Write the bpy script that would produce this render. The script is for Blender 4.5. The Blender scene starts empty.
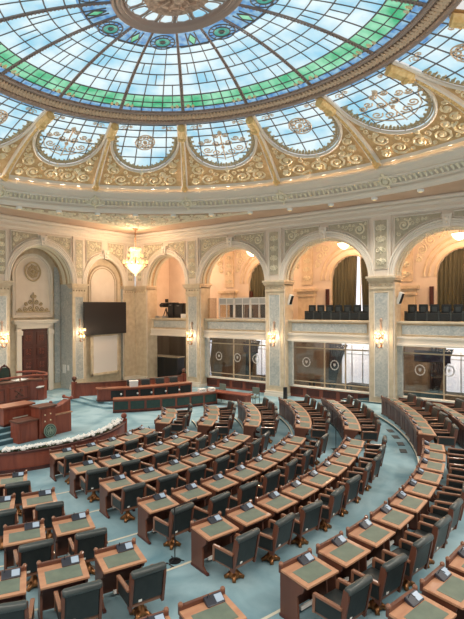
import bpy, bmesh, math, random
from math import sin, cos, pi, radians, sqrt, atan2
from mathutils import Vector, Matrix
random.seed(7)
SC = bpy.context.scene
COL = SC.collection
ZF = -0.14                       # base floor
C0 = (8.737, -14.873)            # centre of the amphitheatre
CAM = Vector((28.536, -26.358, 5.6))

# ------------------------------------------------------------------ materials
def lin(c):
    return tuple(((v/255)/12.92 if v/255 <= .04045 else ((v/255+.055)/1.055)**2.4) for v in c)
def mat(name, col, rough=.5, metal=0, col2=None, scale=5, detail=4, bump=0, kind='noise', lo=.35, hi=.65, spec=.5, stretch=None, dist=0, coat=0):
    m = bpy.data.materials.new(name); m.use_nodes = True
    nt = m.node_tree; b = nt.nodes['Principled BSDF']
    b.inputs['Base Color'].default_value = (*lin(col), 1); b.inputs['Roughness'].default_value = rough
    b.inputs['Metallic'].default_value = metal
    b.inputs['Specular IOR Level'].default_value = spec
    b.inputs['Coat Weight'].default_value = coat
    if col2 is not None or bump:
        tc = nt.nodes.new('ShaderNodeTexCoord'); mp = nt.nodes.new('ShaderNodeMapping')
        nt.links.new(tc.outputs['Object'], mp.inputs[0])
        if stretch: mp.inputs['Scale'].default_value = stretch
        if kind == 'voronoi':
            t = nt.nodes.new('ShaderNodeTexVoronoi'); t.inputs['Scale'].default_value = scale; out = t.outputs['Distance']
        elif kind == 'wave':
            t = nt.nodes.new('ShaderNodeTexWave'); t.inputs['Scale'].default_value = scale
            t.inputs['Distortion'].default_value = dist; t.inputs['Detail'].default_value = detail; out = t.outputs['Fac']
        else:
            t = nt.nodes.new('ShaderNodeTexNoise'); t.inputs['Scale'].default_value = scale
            t.inputs['Detail'].default_value = detail; t.inputs['Distortion'].default_value = dist; out = t.outputs['Fac']
        nt.links.new(mp.outputs[0], t.inputs['Vector'])
        if col2 is not None:
            r = nt.nodes.new('ShaderNodeValToRGB')
            r.color_ramp.elements[0].position = lo; r.color_ramp.elements[0].color = (*lin(col), 1)
            r.color_ramp.elements[1].position = hi; r.color_ramp.elements[1].color = (*lin(col2), 1)
            nt.links.new(out, r.inputs[0]); nt.links.new(r.outputs[0], b.inputs['Base Color'])
        if bump:
            bp = nt.nodes.new('ShaderNodeBump'); bp.inputs['Strength'].default_value = bump; bp.inputs['Distance'].default_value = .05
            nt.links.new(out, bp.inputs['Height']); nt.links.new(bp.outputs[0], b.inputs['Normal'])
    return m
def emat(name, col, strength, col2=None, scale=1, base=None, lo=.35, hi=.65, detail=3, stretch=None):
    m = bpy.data.materials.new(name); m.use_nodes = True
    nt = m.node_tree; b = nt.nodes['Principled BSDF']
    b.inputs['Base Color'].default_value = (*lin(base or col), 1)
    b.inputs['Roughness'].default_value = .3
    b.inputs['Emission Color'].default_value = (*lin(col), 1); b.inputs['Emission Strength'].default_value = strength
    if col2:
        tc = nt.nodes.new('ShaderNodeTexCoord'); t = nt.nodes.new('ShaderNodeTexNoise'); mp = nt.nodes.new('ShaderNodeMapping')
        if stretch: mp.inputs['Scale'].default_value = stretch
        t.inputs['Scale'].default_value = scale; t.inputs['Detail'].default_value = detail
        nt.links.new(tc.outputs['Object'], mp.inputs[0]); nt.links.new(mp.outputs[0], t.inputs['Vector'])
        r = nt.nodes.new('ShaderNodeValToRGB')
        r.color_ramp.elements[0].position = lo; r.color_ramp.elements[0].color = (*lin(col), 1)
        r.color_ramp.elements[1].position = hi; r.color_ramp.elements[1].color = (*lin(col2), 1)
        nt.links.new(t.outputs['Fac'], r.inputs[0]); nt.links.new(r.outputs[0], b.inputs['Emission Color'])
    return m
UPE = 125
DG = .47   # brightness of the daylight seen through the dome glass
MT = dict(
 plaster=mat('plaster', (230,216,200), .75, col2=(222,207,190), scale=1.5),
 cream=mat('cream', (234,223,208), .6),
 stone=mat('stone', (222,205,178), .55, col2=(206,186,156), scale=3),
 tan=mat('tan_stone', (196,176,148), .6, col2=(182,160,132), scale=4),
 marble=mat('marble', (206,204,196), .3, col2=(162,168,166), scale=5, detail=8, dist=1.5, lo=.3, hi=.7),
 greyplaster=mat('grey_green_ground', (198,186,162), .7, col2=(180,168,144), scale=6),
 relief=mat('relief_plaster', (236,226,200), .6),
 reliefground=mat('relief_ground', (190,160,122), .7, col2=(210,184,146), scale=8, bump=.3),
 gold=mat('gilding', (250,222,168), .5, .0, col2=(254,242,214), scale=6),  # pale tone carries the cove scrollwork's highlights in the colour
 goldground=mat('gilded_ground_shade', (204,164,112), .75, .0, col2=(220,184,134), scale=5, bump=.3),  # darker gilt puts the shadow between the scrolls into the colour
 bronze=mat('bronze_frieze', (204,176,156), .6, .0, col2=(160,134,118), scale=9, bump=.4),
 bronzedark=mat('dark_bronze', (170,150,140), .6, .0),
 lead=mat('leading', (112,108,108), .6, .0),
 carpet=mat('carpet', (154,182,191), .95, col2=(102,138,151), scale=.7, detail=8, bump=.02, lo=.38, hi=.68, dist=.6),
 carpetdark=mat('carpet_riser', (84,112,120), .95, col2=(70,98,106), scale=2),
 nosing=mat('nosing', (214,206,186), .5),
 vent=mat('floor_vent', (52,58,62), .6),
 wood=mat('mahogany', (150,78,56), .42, col2=(122,58,42), scale=3, stretch=(1,1,.15), detail=6, dist=1, coat=.15),
 wooddark=mat('dark_mahogany', (92,48,40), .4, col2=(70,36,32), scale=4, stretch=(1,1,.2), detail=5),
 woodbrown=mat('walnut', (112,68,50), .42, col2=(90,52,38), scale=3, stretch=(1,1,.15), detail=6, coat=.15),
 woodtop=mat('polished_top', (190,144,112), .48, col2=(168,118,90), scale=4, stretch=(.3,2,1), detail=5, coat=.05),
 arm=mat('arm_wood', (134,92,70), .32, coat=.3),
 inlay=mat('leather_inlay', (106,118,104), .5, col2=(94,106,94), scale=6),
 leather=mat('dark_leather', (36,40,40), .4, col2=(28,33,33), scale=9, bump=.05),
 leathergrey=mat('leather_highlight', (64,70,69), .3),  # paler leather tone stands in for glints on headrests and seats
 brass=mat('brass', (150,104,66), .3, .8),
 black=mat('black', (26,26,28), .35), blackmat=mat('black_matte', (46,42,42), .6),
 keypad=mat('keypad', (46,48,58), .4), white=mat('white', (236,236,232), .6),
 display=emat('console_display', (156,172,190), .05),
 green=mat('green_panel', (50,74,66), .6, col2=(42,64,58), scale=6),
 curtain=mat('curtain', (96,94,74), .9, col2=(78,76,60), scale=2, stretch=(1,1,.1)),
 drape=mat('dark_drape', (46,44,48), .9), sheer=emat('sheer_daylight', (226,234,246), .42, col2=(196,208,232), scale=4, stretch=(3,3,.1)),
 daylight=emat('daylight_window', (235,240,250), .55),
 brownwall=mat('brown_panelling', (150,130,108), .55, col2=(126,106,86), scale=2, stretch=(1,1,.1)),
 screen=mat('screen', (40,36,38), .35), navy=mat('tv_screen', (40,48,84), .3),
 board=mat('white_board', (234,226,220), .6),
 bulb=emat('bulb', (255,226,176), 2.2), lampglass=emat('lamp_glass', (255,220,156), .4), crystal=emat('lit_crystal', (255,230,180), .55, col2=(255,204,128), scale=9),
 cove=emat('cove_strip', (255,222,166), 1.6),
 clear=emat('clear_glass', (226,243,247), DG, col2=(140,204,232), scale=.75, lo=.42, hi=.7, base=(120,140,150)),
 greeng=emat('green_glass', (170,236,200), DG*.9, col2=(70,184,132), scale=1.3, base=(60,120,90)),
 blueg=emat('blue_glass', (170,214,236), DG*.85, col2=(86,146,206), scale=4, base=(50,80,120)),
 tealg=emat('teal_glass', (96,190,170), DG*.75, col2=(72,160,150), scale=2, base=(40,90,90)),
 ribgrey=mat('rib_bronze', (146,128,120), .6), friezelight=mat('frieze_relief', (226,196,166), .6),
 etched=mat('etched_glass', (196,190,184), .6),
 crest=mat('emblem_relief', (152,168,150), .5, .2), benchtop=mat('bench_top', (156,96,70), .4, col2=(136,80,58), scale=4),
 deepgold=mat('deep_gold', (226,184,116), .5, .05, col2=(244,212,150), scale=8),
 soffit=mat('soffit_plaster', (218,188,164), .8, col2=(208,176,150), scale=.8), reliefbrown=mat('tan_relief', (196,174,138), .6),
 paper=mat('paper', (238,236,230), .7), flower=mat('petals', (240,238,234), .8), leaf=mat('foliage', (70,84,56), .8),
 silver=mat('silver', (190,192,192), .3, .7), seatgreen=mat('seat_cloth', (122,134,124), .8), red=mat('red_cloth', (120,52,46), .8),
 tan2=mat('tan_board', (140,110,88), .6), bluegreen=mat('emblem_green', (78,104,94), .4, .2),
)
def glassmat():
    m = bpy.data.materials.new('clear_pane'); m.use_nodes = True
    nt = m.node_tree; nt.nodes.clear()
    o = nt.nodes.new('ShaderNodeOutputMaterial'); a = nt.nodes.new('ShaderNodeBsdfTransparent'); g = nt.nodes.new('ShaderNodeBsdfGlossy')
    a.inputs[0].default_value = (.82,.80,.78,1); g.inputs['Roughness'].default_value = .05
    mx = nt.nodes.new('ShaderNodeMixShader'); mx.inputs[0].default_value = .09
    nt.links.new(a.outputs[0], mx.inputs[1]); nt.links.new(g.outputs[0], mx.inputs[2]); nt.links.new(mx.outputs[0], o.inputs[0])
    return m
MT['pane'] = glassmat()

# ------------------------------------------------------------------ mesh helpers
class MB:
    def __init__(s): s.v = []; s.f = []; s.m = []
    def add(s, vs, fs, mi=0):
        o = len(s.v); s.v += [tuple(v) for v in vs]; s.f += [tuple(i+o for i in f) for f in fs]; s.m += [mi]*len(fs); return s
    def quad(s, a, b, c, d, mi=0): return s.add([a,b,c,d], [(0,1,2,3)], mi)
    def box(s, x0, x1, y0, y1, z0, z1, bev=0, mi=0, M=None):
        if bev:
            bm = bmesh.new(); bmesh.ops.create_cube(bm, size=1)
            for v in bm.verts: v.co = Vector(((x0+x1)/2+v.co.x*(x1-x0), (y0+y1)/2+v.co.y*(y1-y0), (z0+z1)/2+v.co.z*(z1-z0)))
            bmesh.ops.bevel(bm, geom=bm.edges[:], offset=bev, segments=2, affect='EDGES', profile=.6)
            bm.verts.index_update()
            vs = [v.co.copy() for v in bm.verts]; fs = [[v.index for v in f.verts] for f in bm.faces]; bm.free()
        else:
            vs = [Vector((x,y,z)) for x in (x0,x1) for y in (y0,y1) for z in (z0,z1)]
            fs = [(0,1,3,2),(4,6,7,5),(0,4,5,1),(2,3,7,6),(0,2,6,4),(1,5,7,3)]
        if M is not None: vs = [M @ v for v in vs]
        return s.add(vs, fs, mi)
    def prism(s, poly, a, b, fn, mi=0):
        # extrude a 2-D polygon from a to b, fn(u, v, w) -> point
        n = len(poly)
        vs = [fn(u,v,a) for u,v in poly]+[fn(u,v,b) for u,v in poly]
        fs = [tuple(range(n-1,-1,-1)), tuple(range(n,2*n))]+[(i,(i+1)%n,(i+1)%n+n,i+n) for i in range(n)]
        return s.add(vs, fs, mi)
    def tube(s, pts, r, n=5, closed=False, mi=0, flat=None):
        pts = [Vector(p) for p in pts]; k = len(pts)
        if k < 2: return s
        up = None; rings = []
        for i, p in enumerate(pts):
            a = pts[i-1] if (i > 0 or closed) else pts[i]; b = pts[(i+1) % k] if (i < k-1 or closed) else pts[i]
            t = (b-a)
            if t.length < 1e-9: t = Vector((0,0,1))
            t.normalize()
            if up is None:
                up = Vector((0,0,1)) if abs(t.z) < .9 else Vector((1,0,0))
            u = up-t*up.dot(t)
            if u.length < 1e-6: u = t.orthogonal()
            u.normalize(); up = u; w = t.cross(u)
            rr = r(i/(k-1)) if callable(r) else r
            rings.append([p+(u*cos(2*pi*j/n)+w*sin(2*pi*j/n))*rr for j in range(n)])
        vs = [v for R in rings for v in R]; fs = []
        for i in range(k if closed else k-1):
            for j in range(n):
                a = i*n+j; b = i*n+(j+1) % n; c = ((i+1) % k)*n+(j+1) % n; d = ((i+1) % k)*n+j
                fs.append((a,b,c,d))
        if not closed: fs += [tuple(range(n-1,-1,-1)), tuple(range((k-1)*n, k*n))]
        return s.add(vs, fs, mi)
    def lathe(s, prof, c=(0,0,0), n=16, mi=0, M=None):
        vs = []; fs = []
        for r, z in prof:
            for j in range(n): vs.append(Vector((c[0]+r*cos(2*pi*j/n), c[1]+r*sin(2*pi*j/n), c[2]+z)))
        for i in range(len(prof)-1):
            for j in range(n): fs.append((i*n+j, i*n+(j+1) % n, (i+1)*n+(j+1) % n, (i+1)*n+j))
        fs += [tuple(range(n-1,-1,-1)), tuple(range((len(prof)-1)*n, len(prof)*n))]
        if M is not None: vs = [M @ v for v in vs]
        return s.add(vs, fs, mi)
    def ball(s, c, r, n=8, mi=0, sz=1):
        k = max(4, n//2+1)
        return s.lathe([(max(1e-3, r*sin(pi*i/k)), -r*sz*cos(pi*i/k)) for i in range(k+1)], c, n, mi)
    def grid(s, fn, us, vs_, mi=0):
        P = [fn(u,v) for u in us for v in vs_]; n = len(vs_); fs = []
        for i in range(len(us)-1):
            for j in range(n-1): fs.append((i*n+j, (i+1)*n+j, (i+1)*n+j+1, i*n+j+1))
        return s.add(P, fs, mi)
def build(name, mb, mats, parent=None, smooth=False, loc=None, rz=None):
    me = bpy.data.meshes.new(name); me.from_pydata(mb.v, [], mb.f)
    if not isinstance(mats, (list, tuple)): mats = [mats]
    for m in mats: me.materials.append(MT[m])
    if len(mats) > 1: me.polygons.foreach_set('material_index', mb.m)
    bm = bmesh.new(); bm.from_mesh(me); bmesh.ops.recalc_face_normals(bm, faces=bm.faces); bm.to_mesh(me); bm.free()
    if smooth: me.polygons.foreach_set('use_smooth', [True]*len(me.polygons))
    me.update()
    o = bpy.data.objects.new(name, me); COL.objects.link(o)
    if parent is not None: o.parent = parent
    if loc is not None: o.location = loc
    if rz is not None: o.rotation_euler = (0,0,rz)
    return o
def tag(o, label=None, cat=None, group=None, kind=None):
    if label: o['label'] = label
    if cat: o['category'] = cat
    if group: o['group'] = group
    if kind: o['kind'] = kind
    return o
def thing(name, label, cat, loc=(0,0,0), rz=0, group=None):
    o = bpy.data.objects.new(name, None); COL.objects.link(o); o.location = loc; o.rotation_euler = (0,0,rz); o.empty_display_size = .2
    return tag(o, label, cat, group)
def struct(name, mb, mats, parent=None, smooth=False):
    o = build(name, mb, mats, parent, smooth)
    if parent is None: o['kind'] = 'structure'
    return o
KIDS = {}
def dup(root, loc, rz, label, group=None, skip=()):
    r = root.copy(); COL.objects.link(r); r.location = loc; r.rotation_euler = (0,0,rz); r['label'] = label
    if group: r['group'] = group
    elif 'group' in r: del r['group']
    if root not in KIDS: KIDS[root] = [(c, list(c.children)) for c in root.children]
    for c, g in KIDS[root]:
        if c.name.split('.')[0] in skip: continue
        d = c.copy(); COL.objects.link(d); d.parent = r
        for k in g:
            e = k.copy(); COL.objects.link(e); e.parent = d
    return r
ORD = ['first','second','third','fourth','fifth','sixth','seventh','eighth','ninth','tenth','eleventh','twelfth']

# ------------------------------------------------------------------ ornament
def spiral(cx, cy, r, turns=1.75, a0=0, d=1, n=18):
    return [(cx+r*(1-.88*i/n)*cos(a0+d*2*pi*turns*i/n), cy+r*(1-.88*i/n)*sin(a0+d*2*pi*turns*i/n)) for i in range(n+1)]
def scroll_panel(mb, fn, w, h, rad=.028, mi=0):
    # upright candelabra of mirrored scrolls in a w x h field centred on 0,0
    n = max(2, round(h/w*1.15)); ch = h/n
    for k in range(n):
        y = -h/2+ch*(k+.5); r = min(w*.23, ch*.42)
        for sx in (-1,1):
            mb.tube([fn(*q) for q in spiral(sx*w*.25, y, r, 1.6, pi/2 if k % 2 else -pi/2, sx if k % 2 else -sx, 13)], lambda t: rad*(1.1-.5*t), 4, mi=mi)
        mb.tube([fn(0, y-ch*.3), fn(0, y+ch*.3)], rad*1.3, 4, mi=mi)
        mb.ball(fn(0, y), rad*2.2, 6, mi)
def scroll_fill(mb, fn, inside, x0, x1, y0, y1, r, rad, mi=0):
    # scrolls packed into any region
    rnd = random.Random(3); done = []
    for rr in (r, r*.62, r*.4, r*.27):
        y = y0+rr; 
        while y <= y1-rr*.6:
            x = x0+rr
            while x <= x1-rr*.6:
                if all(inside(x+rr*.95*cos(a), y+rr*.95*sin(a)) for a in (0,.8,1.57,2.36,3.14,3.93,4.71,5.5)) and all((x-a)**2+(y-b)**2 > ((rr+c)*.92)**2 for a,b,c in done):
                    done.append((x,y,rr))
                    mb.tube([fn(*q) for q in spiral(x, y, rr*.9, 1.7 if rr > r*.5 else 1.2, rnd.random()*6.28, rnd.choice((-1,1)), 14 if rr > r*.5 else 8)], lambda t: rad*(.55+.45*rr/r)*(1.15-.5*t), 4, mi=mi)
                    if rr > r*.5: mb.ball(fn(x, y), rad*1.9, 6, mi)
                x += rr*.35
            y += rr*.35

# ------------------------------------------------------------------ camera
f_px = 481.68
yaw, pitch, roll = 2.197742, -.006589, -.005075
F = Vector((cos(yaw)*cos(pitch), sin(yaw)*cos(pitch), sin(pitch)))
R_ = Vector((sin(yaw), -cos(yaw), 0)); U_ = R_.cross(F)
c, s = cos(roll), sin(roll)
R2 = c*R_+s*U_; U2 = -s*R_+c*U_
cd = bpy.data.cameras.new('camera'); cam = bpy.data.objects.new('camera', cd); COL.objects.link(cam)
cd.sensor_fit = 'HORIZONTAL'; cd.sensor_width = 36; cd.lens = f_px/464*36; cd.clip_end = 300
cam.matrix_world = Matrix(((R2.x,U2.x,-F.x,CAM.x),(R2.y,U2.y,-F.y,CAM.y),(R2.z,U2.z,-F.z,CAM.z),(0,0,0,1)))
SC.camera = cam

# ------------------------------------------------------------------ floor and tiers
ROWS = {'a':(6.14,-.051),'b':(8.17,.037),'c':(10.19,.125),'d':(12.22,.214),'e':(14.21,.30),'f':(16.65,.408),'g':(18.52,.49)}
def pol(R, a, z): return Vector((C0[0]+R*cos(radians(a)), C0[1]+R*sin(radians(a)), z))
mb = MB(); ns = MB()
mb.quad((-3,-32,ZF),(37,-32,ZF),(37,6,ZF),(-3,6,ZF))
def tiers(a0, a1, edges, n):
    # edges: (front radius, height), rising outward
    angs = [a0+(a1-a0)*i/n for i in range(n+1)]
    zp = ZF
    for k, (r, z) in enumerate(edges):
        r1 = edges[k+1][0] if k+1 < len(edges) else 24
        for i in range(n):
            A, B = angs[i], angs[i+1]
            def lim(R, a):
                p = pol(R, a, 0)
                if p.y > -1.3 and radians(a) > 0: R = min(R, (-1.3-C0[1])/sin(radians(a)))
                return R
            ra, rb = lim(r,A), lim(r,B); qa, qb = max(ra, lim(r1,A)), max(rb, lim(r1,B))
            mb.quad(pol(ra,A,z), pol(rb,B,z), pol(qb,B,z), pol(qa,A,z))
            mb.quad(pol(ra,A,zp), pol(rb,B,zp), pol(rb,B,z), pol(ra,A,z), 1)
            if k > 0: ns.quad(pol(ra-.012,A,z+.006), pol(rb-.012,B,z+.006), pol(rb+.05,B,z+.006), pol(ra+.05,A,z+.006))
        # side walls at both ends
        for A in (a0, a1):
            mb.quad(pol(r,A,ZF-.02), pol(r1,A,ZF-.02), pol(r1,A,z), pol(r,A,z), 1)
        zp = z
tiers(-70, 56, [(R-(.42 if k != 'a' else .5), z) for k, (R, z) in ROWS.items()], 84)
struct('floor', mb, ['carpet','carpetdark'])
struct('trim_1', ns, 'nosing')

# ------------------------------------------------------------------ dome
X0, Y0 = 18.14, -14.873
E_cb = (11.39,15.46,13.16); E_ct = (12.22,14.48,11.91); E_fb = (14.41,8.85,7.17); E_ft = (14.74,8.07,6.69); E_md = (15.53,2.34,1.73)
def ell(E, t, off=0, dz=0):
    return Vector((X0+(E[1]+off)*cos(radians(t)), Y0+(E[2]+off)*sin(radians(t)), E[0]+dz))
def lerpE(A, B, s, bul=0):
    return (A[0]+(B[0]-A[0])*s+bul*4*s*(1-s), A[1]+(B[1]-A[1])*s, A[2]+(B[2]-A[2])*s)
TR = [125.2+22.5*k for k in range(16)]
full = [i*3.0 for i in range(121)]
def ring(mb, prof, mi=0, ts=full):
    # prof: list of (E, off, dz)
    for i in range(len(ts)-1):
        for (A,o1,d1), (B,o2,d2) in zip(prof, prof[1:]):
            mb.quad(ell(A,ts[i],o1,d1), ell(A,ts[i+1],o1,d1), ell(B,ts[i+1],o2,d2), ell(B,ts[i],o2,d2), mi)
# flat ceiling with the elliptical opening
mb = MB(); ZC = 11.25
ts = full
def edge(t):
    dx, dy = cos(radians(t))*E_cb[1], sin(radians(t))*E_cb[2]
    xs = (37-X0)/dx if dx > 0 else (-0.02-X0)/dx if dx < 0 else 1e9
    ys = (.02-Y0)/dy if dy > 0 else (-30-Y0)/dy if dy < 0 else 1e9
    k = min(abs(xs), abs(ys)); return Vector((X0+dx*k, Y0+dy*k, ZC))
extra = sorted(set(full+[math.degrees(atan2((.02-Y0)/E_cb[2], (-.02-X0)/E_cb[1])) % 360, math.degrees(atan2((.02-Y0)/E_cb[2], (37-X0)/E_cb[1])) % 360]))
for a, b in zip(extra, extra[1:]):
    mb.quad(ell((ZC,)+E_cb[1:],a,.1), ell((ZC,)+E_cb[1:],b,.1), edge(b), edge(a))
struct('ceiling', mb, 'soffit')
# stepped cornice round the dome
mb = MB()
L = lambda s_: lerpE(E_cb, E_ct, s_)
prof = [(E_cb,.25,-.13),(E_cb,.05,-.14),(E_cb,0,0),(L(.12),.0,0),(L(.14),.14,.0),(L(.26),.12,0),(L(.28),.02,0),(L(.32),.0,0),(L(.34),.16,0),(L(.55),.12,0),(L(.58),.0,-.02),(L(.64),-.02,0),(L(.68),.06,.02),(L(.8),.04,0),(L(.84),-.1,0),(E_ct,-.14,-.03),(E_ct,-.1,.1),(E_ct,.02,.1),(E_ct,.1,-.06),(E_ct,.36,-.06)]
ring(mb, prof)
cornice = struct('trim_2', mb, 'cream')
mb = MB()
for i in range(360):
    t = i+.5
    if not (40 < t < 190): continue
    p = ell(L(.36),t,.06); q = ell(L(.53),t,.02); w = ell(L(.45),t+.3,0)-ell(L(.45),t-.3,0)
    mb.tube([p,q], .07, 4)
build('bead_course', mb, 'relief', cornice)
for k in range(16):
    t = TR[k]
    if not (40 < t % 360 < 190): continue
    mb = MB(); p = ell(L(.45),t,-.05); tg = (ell(L(.45),t+1)-ell(L(.45),t-1)).normalized(); up = (ell(L(1),t)-ell(L(0),t)).normalized()
    g = lambda u, v: p+tg*u+up*v
    mb.tube([g(.26*cos(a), .3*sin(a)) for a in [i*pi/8 for i in range(16)]], .07, 5, closed=True)
    mb.ball(p, .17, 8)
    for sx in (-1,1): mb.tube([g(*q) for q in spiral(sx*.42, 0, .18, 1.3, 0 if sx < 0 else pi, sx, 10)], .05, 4)
    mb.tube([g(0,.3), g(0,.5)], .08, 4); mb.tube([g(0,-.3), g(0,-.5)], .08, 4)
    build('cartouche', mb, 'relief', cornice)
mb = MB()
ring(mb, [(E_ct,.12,-.03),(E_ct,.3,-.03)])
build('cove_light', mb, 'cove', cornice)
# cove with gilded spandrels
BUL = .3
def cove(t, s_, off=0):
    E = lerpE(E_ct, E_fb, s_, BUL); E2 = lerpE(E_ct, E_fb, s_+.01, BUL)
    p = ell(E,t,.33*(1-s_)); d = (ell(E2,t,.33*(1-s_-.01))-p); tg = ell(E,t+.5)-ell(E,t-.5)
    n = tg.cross(d).normalized()
    if n.z > 0: n = -n
    return p+n*off
SB, SCN, UW = .31, .76, .9   # lunette bottom, where its sides go straight, half width
def slow(u):
    x = min(1, abs(u)/UW); return SCN-(SCN-SB)*sqrt(max(0, 1-x*x))
coveg = MB()
for k in range(16):
    c0 = TR[k]+11.25
    us = [UW*sin(pi/2*i/16) for i in range(-16,17)]
    uu = [-1]+us+[1]
    for a, b in zip(uu, uu[1:]):
        for (u0,u1) in ((a,b),):
            m_ = (u0+u1)/2; top0 = 1 if abs(u0) >= UW-1e-6 and abs(m_) > UW else slow(u0); top1 = 1 if abs(u1) >= UW-1e-6 and abs(m_) > UW else slow(u1)
            N = 8
            for j in range(N):
                coveg.quad(cove(c0+u0*11.25, top0*j/N), cove(c0+u1*11.25, top1*j/N), cove(c0+u1*11.25, top1*(j+1)/N), cove(c0+u0*11.25, top0*(j+1)/N))
trim3 = struct('trim_3', coveg, 'goldground')
mb = MB()
for i in range(len(full)-1):
    mb.quad(cove(full[i],0,.03), cove(full[i+1],0,.03), cove(full[i+1],.075,.03), cove(full[i],.075,.03))
    mb.quad(cove(full[i],.075,.03), cove(full[i+1],.075,.03), cove(full[i+1],.09,.09), cove(full[i],.09,.09))
    mb.quad(cove(full[i],.09,.09), cove(full[i+1],.09,.09), cove(full[i+1],.11,0), cove(full[i],.11,0))
build('base_moulding', mb, 'cream', trim3)
vis = [k for k in range(16) if 35 < (TR[k]+11.25) % 360 < 195]
for k in vis:
    c0 = TR[k]+11.25; mb = MB()
    fn = lambda u, s_: cove(c0+u*11.25, s_, .03)
    W_, H_ = 11.25*.27, 4.2
    # rough metric: one unit of u is about 2.3 m, one unit of s about 6 m
    g = lambda x, y: cove(c0+x/2.3*11.25, y/6.0, .03)
    def ins(x, y):
        u = x/2.3; s_ = y/6.0
        return abs(u) < .88 and s_ > .125 and s_ < min(slow(u)-.03, .74)
    scroll_fill(mb, g, ins, -2.15, 2.15, .74, 4.4, .42, .062)
    mb.ball(g(0, 1.75), .12, 8)
    mb.tube([g(0,1.95), g(0,1.3)], .06, 5)
    build('gilded_scrollwork', mb, 'gold', trim3)
# ribs of the cove
for k in range(16):
    t = TR[k]
    if not (30 < t % 360 < 200): continue
    r = thing('dome_rib', '%s cream and gold rib from the left between the lunette windows of the dome' % ORD[{8:0}.get(k, 0)], 'rib')
    r['k'] = t
    del r['k']
    S = [i/14 for i in range(15)]
    def rp(u, s_, off): return cove(t+u, s_, off)
    mb = MB()
    sec = [(-.95,.0),(-.95,.16),(-.55,.2),(-.5,.12),(.5,.12),(.55,.2),(.95,.16),(.95,0)]
    ss = [.03+.77*i/12 for i in range(13)]
    for a, b in zip(ss, ss[1:]):
        for p, q in zip(sec, sec[1:]):
            wa, wb = .8-.35*a, .8-.35*b
            wa *= 1; wb *= 1
            mb.quad(rp(p[0]*wa*(1+.5*a),a,p[1]), rp(q[0]*wa*(1+.5*a),a,q[1]), rp(q[0]*wb*(1+.5*b),b,q[1]), rp(p[0]*wb*(1+.5*b),b,p[1]))
    build('shaft', mb, 'cream', r)
    mb = MB()
    for i in range(30):
        s_ = .16+.6*i/30; mb.ball(rp(0,s_,.15), .1, 6)
    for u in (-.3,.3): mb.tube([rp(u,.12+.65*i/10,.15) for i in range(11)], .022, 4)
    build('bead_moulding', mb, 'deepgold', r)
    mb = MB()
    for i, (s_, w, o) in enumerate([(.8,.55,.22),(.84,.8,.34),(.88,.5,.3),(.93,.7,.3),(.97,.9,.22)]):
        mb.tube([rp(-w,s_,o), rp(0,s_,o+.06), rp(w,s_,o)], .12, 6)
    mb.tube([rp(0,.8,.2), rp(0,.99,.26)], .2, 8)
    build('console_bracket', mb, 'deepgold', r)
    mb = MB(); mb.ball(rp(0,.1,.2), .16, 8, 0, 1.2); mb.ball(rp(0,.14,.2), .11, 8)
    for sx in (-1,1): mb.tube([rp(0,.14,.2), rp(sx*.5,.11,.2), rp(sx*.6,.08,.16)], .06, 5)
    build('acanthus_foot', mb, 'deepgold', r)
ribs_ = [o for o in COL.objects if o.name.startswith('dome_rib')]
# label left to right as seen: larger angle is further left
angs = [TR[k] for k in range(16) if 30 < TR[k] % 360 < 200]
order = sorted(range(len(angs)), key=lambda i: -(angs[i] % 360))
names = {}
seen = [i for i in order if 50 < angs[i] % 360 < 180]
for i in order:
    if i in seen: ribs_[i]['label'] = 'cream and gold cove rib below the dome, %s from the left of the photo' % ORD[seen.index(i)]
    else: ribs_[i]['label'] = 'cream and gold cove rib below the dome, beyond the %s edge of the photo' % ('left' if angs[i] % 360 > 180 else 'right')
for o in ribs_: o['group'] = 'cove ribs between the lunette windows'
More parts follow.
